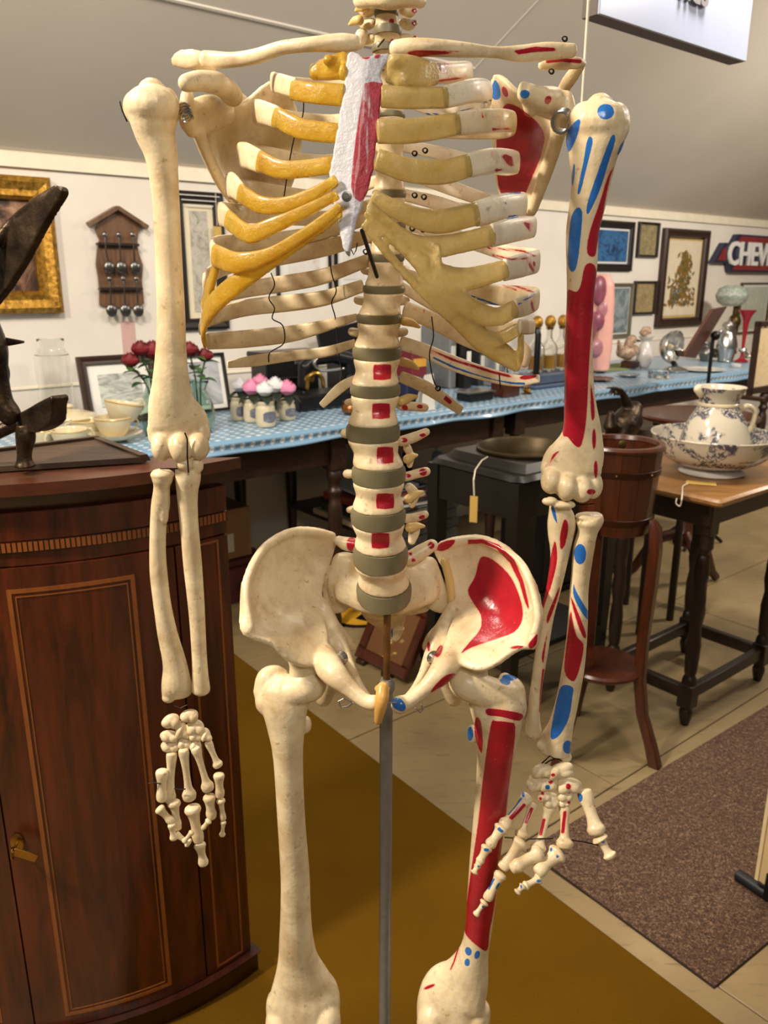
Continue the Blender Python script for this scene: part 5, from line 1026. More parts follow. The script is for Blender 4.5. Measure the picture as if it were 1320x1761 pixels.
def bow(k, d0, d1, name, m):
    w = 1.02
    pts = [(.0+k, -.065+k), (.115, .065-k), (.235+k, .065-k), (.285+k, .125-k), (2*w-.285-k, .125-k), (2*w-.235-k, .065-k), (2*w-.115, .065-k), (2*w-k, -.065+k), (2*w-.235-k, -.065+k), (2*w-.30-k, -.125+k), (.235+k, -.125+k), (.20+k, -.065+k)]
    return part(name, prism([U(s, z, d0) for s, z in pts], (0, 0, 0), -NV*(d1-d0)), m, SG)
bow(0, .0, .045, 'border', M['navy'])
part('red_panel', prism([U(s, z, .045) for s, z in ((.27, .072), (.32, .112), (1.72, .112), (1.76, .072))], (0, 0, 0), -NV*.004), M['signred'], SG)
part('red_panel', prism([U(s, z, .045) for s, z in ((.25, -.112), (.27, -.072), (1.76, -.072), (1.72, -.112))], (0, 0, 0), -NV*.004), M['signred'], SG)
part('red_panel', prism([U(s, z, .045) for s, z in ((.04, -.05), (.10, .03), (.13, .03), (.14, -.05))], (0, 0, 0), -NV*.004), M['signred'], SG)
text_mesh('CHEVROLET', .215, .007, M['letterwhite'], U(.150, -.076, .055), SG, 'lettering', .004)

# ================================================================== THINGS ON THE LONG TABLES
def spot(px, n, ytop, wpx, z=TZ):
    p = TAB(px, n, z); return p, wpx/2*mpp(p), max(.01, HZ(px, ytop, n)-z)
def turn(name, label, cat, px, n, ytop, wpx, prof, mat, group=None, z=TZ, seg=28, open_=False, pname='body'):
    p, R, H = spot(px, n, ytop, wpx, z); T = thing(name, p, label, cat, group)
    part(pname, lathe([(r*R, h*H) for r, h in cr(prof, 3)], p, seg, None, 1, 1, not open_), mat, T); return T, p, R, H
GL = glass('clear_glass', (252, 253, 252)); GG = glass('greenish_glass', (214, 232, 222))
def hollow(pr, w=.06): return [(0, .0)]+pr+[(max(r-w, .0), h) for r, h in pr[::-1]]+[(0, .05)]
turn('glass_jar', 'large clear glass storage jar behind the bronze sculpture', 'jar', 102, 2.86, 583, 56, hollow([(.85, 0), (.98, .03), (1, .1), (1, .75), (.95, .82), (.78, .88), (.74, .92), (.78, 1)]), GL)
M['giltline'] = plain('gilt_trim_china', (206, 172, 100), .25, .3)
def handle(T, c, d, w, h, r, m): 
    up = Vector((0, 0, 1)); part('handle', tube_w([c+up*h*.5, c+d*w*.7+up*h*.55, c+d*w+up*h*.1, c+d*w*.8-up*h*.35, c-up*h*.45], r, 8), m, T)
CUP = [(.45, 0), (.5, .04), (.7, .25), (.92, .7), (1, 1), (.94, .98), (.86, .7), (.6, .25), (0, .12)]
T, p, R, H = turn('covered_dish', 'cream china covered dish with knob lid behind the soup bowls', 'dish', 122, 2.62, 712, 92, [(.4, 0), (.55, .05), (.9, .45), (1, .8), (1.03, .85), (.95, .9), (.0, .92)], M['cream_china'])
part('lid', lathe([(R*r, H*(.88+h)) for r, h in cr([(.98, 0), (.9, .12), (.5, .3), (.15, .38), (.10, .45), (.2, .55), (.12, .66), (0, .68)], 3)], p, 28), M['cream_china'], T); part('gilt_band', lathe([(R*1.02, H*.80), (R*1.045, H*.83), (R*1.02, H*.86)], p, 28, None, 1, 1, False), M['giltline'], T)
for px, n, yt, w, lab in ((122, 2.36, 738, 62, 'two-handled cream soup bowl nearest the bronze sculpture'), (75, 2.42, 738, 44, 'cream soup bowl half hidden behind the bronze tail'), (152, 2.50, 722, 58, 'cream soup bowl standing behind the front one')):
    T, p, R, H = turn('soup_bowl', lab, 'bowl', px, n, yt, w, CUP, M['cream_china'], 'cream china bowls')
    part('gilt_band', lathe([(R*.99, H*.93), (R*1.02, H*.97), (R*.99, H*1.0)], p, 28, None, 1, 1, False), M['giltline'], T)
    for sg in (-1, 1): handle(T, p+WV*sg*R*.9+Vector((0, 0, H*.6)), WV*sg, R*.42, H*.6, .0035, M['cream_china'])
T, p, R, H = turn('saucer', 'cream saucer under the stacked teacups', 'saucer', 200, 2.40, 744, 88, [(.4, 0), (.45, .1), (.8, .5), (1, 1), (.95, 1), (.5, .5), (0, .35)], M['cream_china']); zc = p.z+H*.5
for k, (px, lab) in enumerate(((198, 'lower cream teacup of the pair stacked on the saucer'), (212, 'upper gilt-edged teacup tilted on the other cup'))):
    p = TAB(px, 2.40, TZ); p = Vector((p.x, p.y, zc+k*.042)); T = thing('teacup', p, lab, 'cup', 'stacked cream teacups'); rt = Matrix.Rotation(-.22*k, 3, WV.cross(Vector((0, 0, 1)))) if k else None
    part('cup', lathe([(.058*r, .062*h) for r, h in cr(CUP, 3)], p, 28, rt, 1, 1, False), M['cream_china'], T); part('gilt_band', lathe([(.057, .056), (.0592, .059), (.057, .062)], p, 28, rt, 1, 1, False), M['giltline'], T)
    handle(T, p+WV*.052+Vector((0, 0, .034+.012*k)), WV, .026, .034, .003, M['cream_china'])
# leaning framed prints
def leaning(name, label, px, n, fw, fm, pic, mount, lean=.22, mm=None):
    T, L, hw, hh = framed(name, label, px, fw, fm, pic, mount, mm, .02, n); c = T.location.copy()
    base = c.copy(); rot = Matrix.Translation(base) @ Matrix.Rotation(-lean, 4, WV) @ Matrix.Translation(-base)
    for ch in T.children: ch.data.transform(rot)
    dz = min(v.co.z for ch in T.children for v in ch.data.vertices)-TZ
    for ch in T.children: ch.data.transform(Matrix.Translation((0, 0, -dz)))
    st = part('easel_back', prism([base+Vector((0, 0, TZ+.001-base.z))+NV*.09+WV*i for i in (-.02, .02)]+[base+NV*(.02+hh*1.1*math.sin(lean))+Vector((0, 0, TZ+hh*1.1-base.z))+WV*i for i in (.012, -.012)], (0, 0, 0), NV*.004), M['gallery_black'], T)
    return T
leaning('framed_print', 'dark framed print of a country scene leaning behind the cream china', (140, 588, 276, 708), 2.68, .030, M['frame_brown'], paint('grey_engraving', [(206, 212, 206), (196, 200, 192), (150, 150, 144), (90, 92, 90)], 14, 1.0, (1, 1, 3)), .035, .2, M['mat_white'])
leaning('framed_photograph', 'grey photograph in a thin black frame leaning behind the second rose vase', (298, 610, 394, 712), 2.72, .012, M['gallery_black'], paint('grey_photo', [(120, 122, 126), (164, 166, 170), (196, 198, 200)], 8), .018, .2, M['mat_white'])
# roses in glass vases
M['rose'] = plain('dark_red_petals', (112, 14, 26), .5, vary=.25); M['leaf'] = plain('rose_leaf', (52, 88, 44), .45, vary=.25); M['stem'] = plain('green_stem', (62, 92, 48), .5)
def petals(c, r, seg=18, k=5):
    out = []
    for q, (rr, h) in enumerate(((.28, .9), (.5, .75), (.72, .6), (.92, .42), (1.0, .2))[:k]):
        prof = [(rr*.45*r, -.6*r), (rr*.95*r, -.15*r), (rr*1.0*r, h*r*.6), (rr*.92*r, h*r)]
        out.append(loft([[c+Vector((ra*(1+.10*math.sin(3*a+q*2)*(i/3))*math.cos(a), ra*(1+.10*math.sin(3*a+q*2)*(i/3))*math.sin(a), z+.10*r*math.sin(5*a+q)*(i/3))) for a in (2*pi*j/seg for j in range(seg))] for i, (ra, z) in enumerate(prof)], False))
    return merge(*out, blob(c+Vector((0, 0, .05*r)), (r*(.30 if k > 4 else .62), r*(.30 if k > 4 else .62), r*(.62 if k > 4 else .72)), None, 12, 8))
def leaf(b, d, l, w):
    d = Vector(d).normalized(); s = d.cross(Vector((0, 0, 1))); s = s.normalized() if s.length > .1 else Vector((1, 0, 0)); u = s.cross(d)
    V = []; 
    for i in range(6):
        t = i/5; ww = w*math.sin(pi*min(.98, t*.9+.08))**.8; q = b+d*l*t-Vector((0, 0, 1))*l*.35*t*t
        V += [q-s*ww+u*ww*.3, q, q+s*ww+u*ww*.3]
    return V, [(3*i+j, 3*i+j+1, 3*i+j+4, 3*i+j+3) for i in range(5) for j in (0, 1)]
def vase_roses(px, n, ytop, wpx, vlab, roses, sprigs):
    T, p, R, H = turn('glass_vase', vlab, 'vase', px, n, ytop, wpx, hollow([(.7, 0), (.85, .05), (1, .3), (.9, .55), (.58, .78), (.52, .86), (.72, 1)], .07), GG, open_=True)
    for (x, y, r, lab) in roses:
        hd = PN(x, y, n); T2 = thing('red_rose', hd, lab, 'rose', 'dark red roses in the glass vases')
        part('bloom', petals(hd, r*mpp(hd)), M['rose'], T2)
        b = p+Vector(((hd.x-p.x)*.22, random.uniform(-.008, .008), .03)); mid = p+(hd-p)*.55+Vector((0, 0, .02)); mid.x = p.x+(hd.x-p.x)*.3; mid.y = p.y+(hd.y-p.y)*.3
        part('stem', tube_w(cr([b, mid, hd-Vector((0, 0, r*mpp(hd)*.5))], 4), .0028, 8), M['stem'], T2)
        for q in range(4): part('leaf', leaf(mid+(hd-mid)*(.15+.2*q), (math.cos(q*2.3+x), math.sin(q*2.3+x)*.7-.3, .25), .055, .019), M['leaf'], T2)
    for (x, y) in sprigs:
        pass
vase_roses(272, 2.42, 648, 56, 'greenish glass rose vase half hidden behind the plain upper arm bone', ((242, 601, 17, 'red rose leaning left over the dark framed print'), (224, 621, 16, 'lowest red rose beside the framed print'), (263, 604, 20, 'red rose touching the plain arm bone on its left')), ())
vase_roses(345, 2.38, 655, 52, 'clear glass rose vase standing right of the plain arm bone', ((326, 602, 16, 'red rose just right of the plain arm bone'), (352, 612, 15, 'red rose under the amber rib tip')), ())
# stoneware pots with peonies
M['stoneware'] = plain('cream_stoneware', (204, 192, 162), .4, vary=.05); M['bluelabel'] = paint('faded_blue_print', [(176, 168, 146), (120, 122, 130), (84, 90, 110), (160, 156, 142)], 60); M['pinkp'] = plain('pink_petals', (222, 140, 176), .6, vary=.12); M['whitep'] = plain('white_petals', (226, 226, 228), .6, vary=.06); M['dleaf'] = plain('dark_leaf', (26, 40, 24), .5)
for px, n, yt, w, lab in ((410, 2.50, 683, 26, 'first stoneware pot from the rose vases'), (434, 2.44, 686, 30, 'second stoneware pot from the rose vases, partly hidden'), (457, 2.33, 690, 34, 'front middle stoneware pot with blue print'), (480, 2.48, 686, 28, 'stoneware pot hidden behind the front two'), (494, 2.40, 688, 29, 'last stoneware pot, nearest the spine')):
    T, p, R, H = turn('stoneware_pot', lab, 'pot', px, n, yt, w, [(.84, 0), (.92, .04), (1, .25), (.96, .72), (.84, .85), (.9, .93), (.92, 1), (.78, 1), (.76, .8), (0, .75)], M['stoneware'], 'stoneware flower pots')
    V, F = [], []
    for i in range(9):
        a = -.75+1.5*i/8; d = -NV*math.cos(a)+WV*math.sin(a); q = (1-(abs(i-4)/4)**3*.4)
        for zf in (.42-.22*q, .42+.22*q): V.append(p+d*(R*1.0+.0008)+Vector((0, 0, H*zf)))
    part('print', (V, [(2*i, 2*i+2, 2*i+3, 2*i+1) for i in range(8)]), M['bluelabel'], T)
for x, y, r, n, m, lab in ((412, 664, 15, 2.5, 'whitep', 'white peony nearest the glass rose vase'), (432, 668, 17, 2.44, 'pinkp', 'pink peony left of the white ones'), (447, 657, 15, 2.52, 'pinkp', 'pink peony at the back of the row of pots'), (455, 671, 16, 2.33, 'whitep', 'white peony in the front middle pot'), (473, 664, 17, 2.42, 'whitep', 'white peony between the front pots'), (493, 669, 17, 2.40, 'pinkp', 'pink peony in the last pot near the spine')):
    c = PN(x, y, n); r_ = r*mpp(c); T = thing('peony', c, lab, 'flower', 'pink and white peonies'); part('bloom', petals(c, r_, 22, 4), M[m], T)
    part('leaves', merge(*[leaf(c-Vector((0, 0, r_*.6)), (math.cos(k*1.26), math.sin(k*1.26), -.2), r_*1.5, r_*.5) for k in range(5)]), M['dleaf'], T); part('stem', tube_w([c-Vector((0, 0, r_*.4)), c-Vector((0, 0, r_+.045))], .003, 8), M['dleaf'], T)
# dark things behind the ribs
def crate(name, label, cat, px, n, ytop, wpx, d, mat, rot=0, parts=None, z=TZ, bev=.004, group=None):
    p, R, H = spot(px, n, ytop, wpx, z); T = thing(name, p, label, cat, group); rt = RZ(pi/2-WA+rot)
    part('body', box(p+Vector((0, 0, H/2)), (2*R, d, H), rt, bev), mat, T); return T, p, R, H, rt
T, p, R, H, rt = crate('black_case', 'black hard case standing behind the peonies', 'case', 492, 2.80, 612, 104, .12, M['blackmetal'])
part('lid', box(p+Vector((0, 0, H+.012)), (2*R*1.15, .12, .022), rt, .004), M['blackmetal'], T); part('catch', box(p+rt @ Vector((.02, -.063, H*.92)), (.03, .006, .03), rt, .002), M['steel'], T); part('handle', tube_w([p+rt @ Vector((x, -.075 if abs(x) < .05 else -.06, H*.55)) for x in (-.06, -.05, 0, .05, .06)], .006, 8), M['blackmetal'], T)
SMc = TAB(560, 2.58, TZ); SM = thing('sewing_machine', SMc, 'black vintage sewing machine with brass fittings beside the spine', 'sewing machine')
Q = lambda x, y, d=0: PN(x, y, 2.58-d)
part('bed', box(TAB(560, 2.58, TZ)+Vector((0, 0, .03)), (.34, .16, .06), WR, .008), M['blackmetal'], SM)
fuse('arm', [tube_w([Q(602, 664), Q(602, 640), Q(596, 618), Q(570, 612), Q(540, 616), Q(524, 632), Q(522, 662)], [.045, .038, .034, .03, .03, .03, .024], 14)], .003, M['blackmetal'], SM, smooth=2)
part('needle_bar', tube_w([Q(522, 655), Q(522, 690)], .005, 8), M['steel'], SM)
part('tension_dial', lathe([(.02, 0), (.02, .008), (.008, .02)], Q(531, 652, .035), 16, WR @ Matrix.Rotation(pi/2, 3, 'X')), M['brass'], SM)
part('arm_plate', tube_w(cr([Q(528, 668, .05), Q(530, 648, .055), Q(544, 642, .055), Q(554, 652, .055), Q(556, 664, .05)], 4), .008, 10), M['brass'], SM)
part('thread_guide', tube_w(cr([Q(548, 612, .04), Q(540, 624, .05), Q(552, 637, .05), Q(590, 634, .05)], 4), .006, 10), M['steel'], SM)
part('hand_wheel', lathe([(.05, -.01), (.06, -.006), (.06, .006), (.05, .01), (.03, .004), (.03, -.004), (.05, -.01)], Q(622, 640), 24, WR @ Matrix.Rotation(pi/2, 3, 'Y'), 1, 1, False), M['blackmetal'], SM)
T, p, R, H, rt = crate('open_black_box', 'tall black box with raised lid behind the lumbar spine', 'box', 606, 2.86, 600, 70, .14, M['blackmetal'])
part('lid', prism([PN(542, 572, 2.97), PN(640, 545, 2.97), PN(640, 600, 2.97), PN(548, 600, 2.97)], (0, 0, 0), -NV*.02), M['blackmetal'], T)
turn('copper_pot', 'small round copper pot half hidden by a lumbar vertebra', 'pot', 604, 2.36, 690, 34, [(.5, 0), (.9, .15), (1, .5), (.8, .85), (.85, 1), (.7, 1), (.6, .8), (0, .3)], plain('copper', (150, 92, 50), .3, .8), open_=True)
for px, n, yt, w, dz, m, lab in ((706, 2.60, 592, 34, .11, plain('maroon_cloth', (108, 28, 42), .6), 'maroon cloth book with yellow spine behind the rib'), (700, 2.36, 648, 40, .10, plain('navy_box', (28, 36, 62), .5), 'navy blue box beside the first lumbar vertebra'), (752, 2.75, 560, 16, .2, plain('grey_file', (120, 122, 122), .5), 'tall grey file standing behind the lower ribs'), (778, 2.70, 575, 16, .2, M['black'], 'tall black file standing next to the grey one'), (802, 2.74, 590, 14, .2, plain('charcoal', (50, 52, 56), .5), 'charcoal file behind the painted rib'), (830, 2.66, 606, 12, .18, plain('silver_grey', (150, 152, 156), .35, .4), 'silver grey box beside the files')):
    T, p, R, H, rt = crate('file_box' if dz > .15 else 'small_box', lab, 'box', px, n, yt, w, dz, m)
    if dz > .15: part('label_holder', box(p+rt @ Vector((0, -dz/2-.001, H*.6)), (R*1.2, .003, .05), rt, .001), M['paper'], T)
    elif 'maroon' in lab: part('spine_label', box(p+rt @ Vector((0, -dz/2-.001, H*.66)), (R*1.7, .003, H*.16), rt, .001), plain('yellow_label', (206, 152, 54), .5), T)
T, p, R, H, rt = crate('patterned_tin', 'black and white patterned tin behind the painted rib', 'tin', 850, 2.68, 606, 26, .12, NT('zebra').m)
t = NT('zebra_print'); w_ = t.n('ShaderNodeTexWave'); w_.inputs['Scale'].default_value = 22; w_.inputs['Distortion'].default_value = 8; t.l(t.obj(), w_.inputs[0]); t.set(Base_Color=t.ramp(w_.outputs['Fac'], [(.45, lin((50, 50, 54))), (.55, lin((206, 208, 212)))]), Roughness=.4)
for ch in T.children: ch.data.materials[0] = t.m
part('lid', box(p+Vector((0, 0, H+.006)), (2*R*1.2, .126, .012), rt, .003), M['steel'], T)
cd = [TAB(724, 2.235), TAB(748, 2.245)]
CDT = thing('folded_card', cd[0], 'small white folded card standing on the blue cloth by the spine', 'card')
z1 = HZ(736, 640, 2.31)
part('front_leaf', prism([cd[0], cd[1], Vector((cd[1].x-.008, cd[1].y+.02, z1)), Vector((cd[0].x+.012, cd[0].y+.02, z1))], (0, 0, 0), NV*.0012), M['paper'], CDT); part('rear_leaf', prism([cd[0]+NV*.045, cd[1]+NV*.045, Vector((cd[1].x-.008, cd[1].y+.021, z1)), Vector((cd[0].x+.012, cd[0].y+.021, z1))], (0, 0, 0), NV*.0012), M['paper'], CDT)
T, p, R, H, rt = crate('flat_black_box', 'flat black box with a silver lid at the cloth edge', 'box', 816, 2.33, 674, 54, .09, M['blackmetal']); part('lid', box(p+Vector((0, 0, H+.004)), (2*R*1.18, .094, .009), rt, .002), M['steel'], T)
T, p, R, H, rt = crate('wooden_box', 'small orange brown wooden box below the painted rib tip', 'box', 868, 2.33, 648, 40, .08, M['redwood']); part('lid', box(p+Vector((0, 0, H+.004)), (2*R*1.2, .085, .010), rt, .002), M['redwood'], T)
turn('brass_figure', 'tiny brass ornament under the tip of the painted rib', 'ornament', 905, 2.32, 664, 26, [(.6, 0), (.7, .1), (.3, .25), (.6, .5), (.35, .75), (.45, .9), (0, 1)], M['brass'])
# decanters in a stand
TNP = TAB(940, 2.45); TN_ = thing('decanter_stand', TNP, 'silver blue decanter stand holding glass decanters by the painted arm', 'stand')
M['bluesteel'] = plain('blue_grey_metal', (110, 124, 150), .3, .7)
part('tray', box(TNP+Vector((0, 0, .04)), (.30, .12, .05), WR, .008), M['bluesteel'], TN_); part('foot_rail', box(TNP+Vector((0, 0, .0085)), (.33, .14, .017), WR, .006), M['bluesteel'], TN_)
part('upright', tube_w([TNP-WV*.142-NV*.052+Vector((0, 0, .06)), TNP-WV*.142-NV*.052+Vector((0, 0, .24)), TNP-WV*.142-NV*.045+Vector((0, 0, .26))], .014, 12), M['blackmetal'], TN_)
for k, lab in enumerate(('glass decanter with gold stopper nearest the rib tips', 'middle glass decanter with gold stopper', 'glass decanter with gold stopper nearest the painted arm')):
    p = TNP+WV*(-.09+.09*k)+Vector((0, 0, .0675)); T = thing('decanter', p, lab, 'decanter', 'decanters in the stand'); hgt = HZ(940, 556, 2.45)-TZ-.066
    part('bottle', lathe([(.040*r, hgt*h) for r, h in cr(hollow([(.8, 0), (1, .04), (1, .45), (.85, .55), (.38, .68), (.34, .85), (.5, .9)], .12), 3)], p, 20, None, 1, 1, False), GL, T)
    part('contents', lathe([(.001, hgt*.06), (.032, hgt*.06), (.033, hgt*.34), (.001, hgt*.34)], p, 20), plain('amber_liquid_%d' % k, (196, 150, 64), .1, Transmission_Weight=.5), T)
    part('stopper', merge(lathe([(.012, hgt*.86), (.014, hgt*.93), (.02, hgt*.95)], p, 14), blob(p+Vector((0, 0, hgt*1.02)), (.026, .026, .03), None, 14, 8)), M['gold'], T)
# anatomical torso
TOP = TAB(1022, 2.66); TO = thing('torso_model', TOP, 'pink anatomical torso model half hidden behind the painted arm', 'model')
M['flesh'] = plain('pale_pink_plastic', (226, 170, 158), .4, vary=.05); M['viscera'] = plain('mauve_organs', (136, 74, 92), .35, vary=.2); M['viscera2'] = plain('red_organ', (168, 76, 76), .35, vary=.15); M['viscera3'] = plain('pinkish_organ', (176, 120, 130), .35, vary=.2)
Qt = lambda x, y, d=0: PN(x, y, 2.66-d); hz = lambda y: HZ(1006, y, 2.66)
fuse('shell', [tube_w([Vector((TOP.x, TOP.y, z)) for z in (TZ+.014, hz(600), hz(560), hz(520), hz(490), hz(472))], [.080, .088, .086, .082, .075, .048], 20, .75, WV, .12)], .005, M['flesh'], TO, smooth=2)
for x, y, rx, rz_, m, d in ((1030, 500, .055, .075, 'viscera', .036), (1037, 533, .045, .06, 'viscera3', .044), (1041, 574, .045, .055, 'viscera2', .046), (1027, 598, .07, .05, 'viscera3', .042), (1012, 560, .065, .08, 'viscera', .040), (1027, 552, .05, .05, 'viscera', .044)): part('organ', blob(Qt(x, y, d), (rx, .03, rz_), WR, 16, 10), M[m], TO)
# mat, little dishes, ornaments
gm = [TAB(1000, 2.62), TAB(1085, 2.62), TAB(1085, 2.86), TAB(1005, 2.86)]
tag(mesh('green_mat', *prism(gm, (0, 0, .001), (0, 0, .004)), plain('olive_green_felt', (128, 140, 92), .9), smooth=False), 'olive green mat on the cloth in front of the torso model', 'mat')
for px, n, w, m, lab in ((1026, 2.42, 56, plain('brown_dish', (84, 62, 48), .4), 'flat brown dish lying beside the painted arm'), (1080, 2.42, 40, plain('grey_dish', (140, 146, 150), .3, .3), 'flat grey dish lying in front of the duck')):
    p = TAB(px, n); R = w/2*mpp(p); T = thing('flat_dish', p, lab, 'dish'); part('dish', lathe([(0, .003), (R*.6, .003), (R, .012), (R*.98, .015), (R*.6, .007), (0, .007)], p, 28), m, T); part('foot_ring', lathe([(R*.5, .0), (R*.55, .0), (R*.55, .004), (R*.5, .004), (R*.5, 0)], p, 24, None, 1, 1, False), m, T)
p = TAB(1082, 2.66); D = thing('china_duck', p, 'mottled brown and white china duck ornament beside the torso model', 'ornament'); Qd = lambda x, y, d=0: PN(x, y, 2.66-d)
M['duckbrown'] = paint('duck_glaze', [(96, 72, 56), (160, 130, 104), (214, 206, 190)], 26)
fuse('body', [tube_w([Qd(1068, 606), Qd(1078, 606), Qd(1090, 602)], [.03, .045, .03], 14), tube_w([Qd(1080, 600), Qd(1082, 588), Qd(1086, 584)], [.03, .026, .028], 12), tube_w([Qd(1066, 600), Qd(1063, 586)], [.02, .006], 10)], .003, M['duckbrown'], D, smooth=2)
part('bill', tube_w([Qd(1090, 585), Qd(1101, 586)], [.012, .006], 10, .5), M['gallery_black'], D); part('stand', box(p+Vector((0, 0, .022)), (.09, .07, .044), WR, .008), M['redwood'], D)
T, p, R, H = turn('shell_vase', 'white shell-shaped vase with brown top beside the duck', 'vase', 1106, 2.64, 580, 28, [(.5, 0), (.8, .1), (1, .35), (.7, .7), (.45, .85), (.9, 1), (.8, 1), (.3, .8), (0, .7)], M['white_china'], open_=True); part('flared_lip', tube_w([Qd(1104, 574), Qd(1112, 568), Qd(1115, 564)], [.02, .03, .014], 12, .6), M['duckbrown'], T)
# chrome bowl heater
p = TAB(1160, 2.40); CH = thing('bowl_heater', p, 'chrome bowl-shaped electric heater below the botanical picture', 'heater'); c = PN(1160, 597, 2.42); ax = WR @ Matrix.Rotation(pi/2+.1, 3, 'X')
R = 28*mpp(c)
part('reflector', lathe([(R, 0), (R*1.02, -.004), (R*.93, -.03), (R*.65, -.06), (R*.2, -.075), (0, -.076), (0, -.072), (R*.2, -.07), (R*.62, -.055), (R*.9, -.026), (R, 0)], c, 36, ax, 1, 1, False), M['steel'], CH)
part('element', lathe([(.012, -.07), (.014, -.02), (.01, -.01), (.002, -.008)], c, 14, ax), M['cream_china'], CH)
for k in range(8): part('guard_wire', tube_w([c+ax @ Vector((R*math.cos(a)*q, R*math.sin(a)*q, .012*(1-q*q))) for a in (pi*k/8,) for q in (-1, -.5, 0, .5, 1)], .0016, 6), M['steel'], CH)
part('neck', tube_w([c+Vector((0, 0, -R*.95)), Vector((p.x, p.y, TZ+.03))], .014, 12), M['blackmetal'], CH); part('base', lathe([(.065, .001), (.07, .01), (.05, .02), (.02, .03), (0, .032)], p, 24), M['steel'], CH)
T, p, R, H = turn('glass_ashtray', 'clear glass ashtray at the cloth edge by the heater', 'ashtray', 1132, 2.30, 638, 36, [(.9, 0), (1, .1), (1, .9), (.85, 1), (.7, .5), (0, .3)], GL)
T, p, R, H = turn('serving_plate', 'grey rimmed serving plate beside the chrome heater', 'plate', 1206, 2.34, 634, 76, [(.55, 0), (.6, .1), (.95, .7), (1, 1), (.93, 1), (.6, .5), (0, .4)], M['white_china'])
PEW = [(.7, 0), (.8, .03), (.75, .08), (.95, .3), (1, .45), (.8, .7), (.6, .82), (.66, 1), (.58, 1), (.5, .8), (0, .5)]
for px, n, yt, w, lab, m in ((1213, 2.62, 590, 26, 'short pewter tankard behind the reading board', 'pewter'), (1246, 2.52, 560, 34, 'tall silver coffee pot behind the reading board', 'steel'), (1230, 2.70, 600, 24, 'small pewter mug behind the board pole', 'pewter'), (1286, 2.55, 606, 22, 'small glass and silver jar beside the red glass vase', 'steel')):
    T, p, R, H = turn('metal_vessel', lab, 'vessel', px, n, yt, w, PEW, M[m], 'pewter and silver vessels'); handle(T, p+WV*R*.75+Vector((0, 0, H*.5)), WV, R*.8, H*.6, .006, M[m])
    if 'coffee' in lab: part('spout', tube_w(cr([p-WV*R*.8+Vector((0, 0, H*.4)), p-WV*R*1.3+Vector((0, 0, H*.55)), p-WV*R*1.5+Vector((0, 0, H*.85))], 4), [.012]*9, 10), M[m], T); part('lid', lathe([(R*.66, H), (R*.5, H*1.08), (R*.1, H*1.12), (R*.12, H*1.18), (0, H*1.2)], p, 20), M[m], T)
T, p, R, H = turn('white_pot', 'small white pot at the far end of the blue cloth', 'pot', 1265, 2.32, 626, 17, [(.8, 0), (.9, .1), (1, .9), (1, 1), (.85, 1), (.8, .3), (0, .2)], M['white_china'])
# red glass epergne
T, p, R, H = turn('red_glass_vase', 'tall cranberry glass flower vase with flared lip', 'vase', 1274, 2.45, 535, 26, [(.8, 0), (.9, .02), (.3, .08), (.2, .2), (.22, .4), (.3, .6), (.5, .85), (1.1, 1), (1.0, .99), (.42, .85), (.2, .6), (0, .5)], plain('cranberry_glass', (190, 40, 62), .1, Transmission_Weight=.6), pname='trumpet')
part('collar', lathe([(.02, .06), (.024, .07), (.02, .08)], p, 14, None, 1, 1, False), M['steel'], T)
T, p, R, H = turn('glass_lamp', 'oil lamp with floral white and green glass shade', 'lamp', 1256, 2.80, 540, 20, [(.9, 0), (1, .04), (.4, .12), (.3, .4), (.5, .6), (1, .75), (.9, .9), (.3, 1), (0, 1)], M['darkbrass'], pname='base')
t = NT('floral_glass'); t.set(Base_Color=t.ramp(t.noise(40, 3, None, .5, 1), [(.4, lin((214, 218, 214))), (.55, lin((150, 176, 150))), (.62, lin((226, 226, 226))), (.7, lin((170, 150, 178)))]), Roughness=.15, Transmission_Weight=.3)
c = PN(1258, 508, 2.80); r_ = 27*mpp(c); part('shade', lathe([(r_*.4, r_*.62), (r_*.8, r_*.45), (r_, 0), (r_*.85, -r_*.4), (r_*.5, -r_*.66), (r_*.46, -r_*.64), (r_*.8, -r_*.38), (r_*.95, 0), (r_*.76, r_*.42), (r_*.38, r_*.58), (r_*.4, r_*.62)], c, 32, None, 1, 1, False), t.m, T)
part('burner', tube_w([Vector((p.x, p.y, HZ(1256, 540, 2.80)-.005)), Vector((p.x, p.y, c.z-r_*.55))], .018, 12), M['darkbrass'], T)
# ================================================================== JUG AND BOWL, FLOOR THINGS, SIGN
t = NT('ironstone_blue_print'); f = t.noise(13, 3, None, .5, .5); g2 = t.noise(48, 5, None, .7, 2.5)
msk = t.math('MULTIPLY', t.ramp(f, [(.47, (0, 0, 0)), (.51, (1, 1, 1))]), t.ramp(g2, [(.45, (0, 0, 0)), (.50, (1, 1, 1))]))
t.set(Base_Color=t.mix(t.math('MULTIPLY', msk, .9), lin((196, 186, 166)), lin((36, 42, 78))), Roughness=.16, Coat_Weight=.3); M['bluewhite'] = t.m
bz = .720; bp = PZ(1222, 812, bz); BW = thing('wash_bowl', bp, 'large blue and white footed wash bowl on the oak table', 'bowl'); m1 = mpp(bp)
BWH = .088
part('bowl', lathe([(r*m1, h) for r, h in cr([(40, .014), (48, .022), (64, .030), (84, .050), (97, .080), (103, .105), (105, .112), (102, .112), (95, .082), (80, .054), (56, .033), (20, .026), (0, .025)], 4)], bp, 56, None, 1, 1, False), M['bluewhite'], BW)
part('foot', lathe([(r*m1, h) for r, h in ((52, .0), (54, .003), (50, .010), (46, .016), (42, .022), (36, .022), (46, .004), (52, 0))], bp, 48, None, 1, 1, False), M['white_china'], BW)
jp = bp+WV*.0+Vector((0, 0, .031)); JG = thing('wash_jug', jp, 'blue and white wash jug standing in the bowl', 'jug')
hj = HZ(1230, 668, SN(bp)[1])-jp.z
jc = jp+WV*(.0)
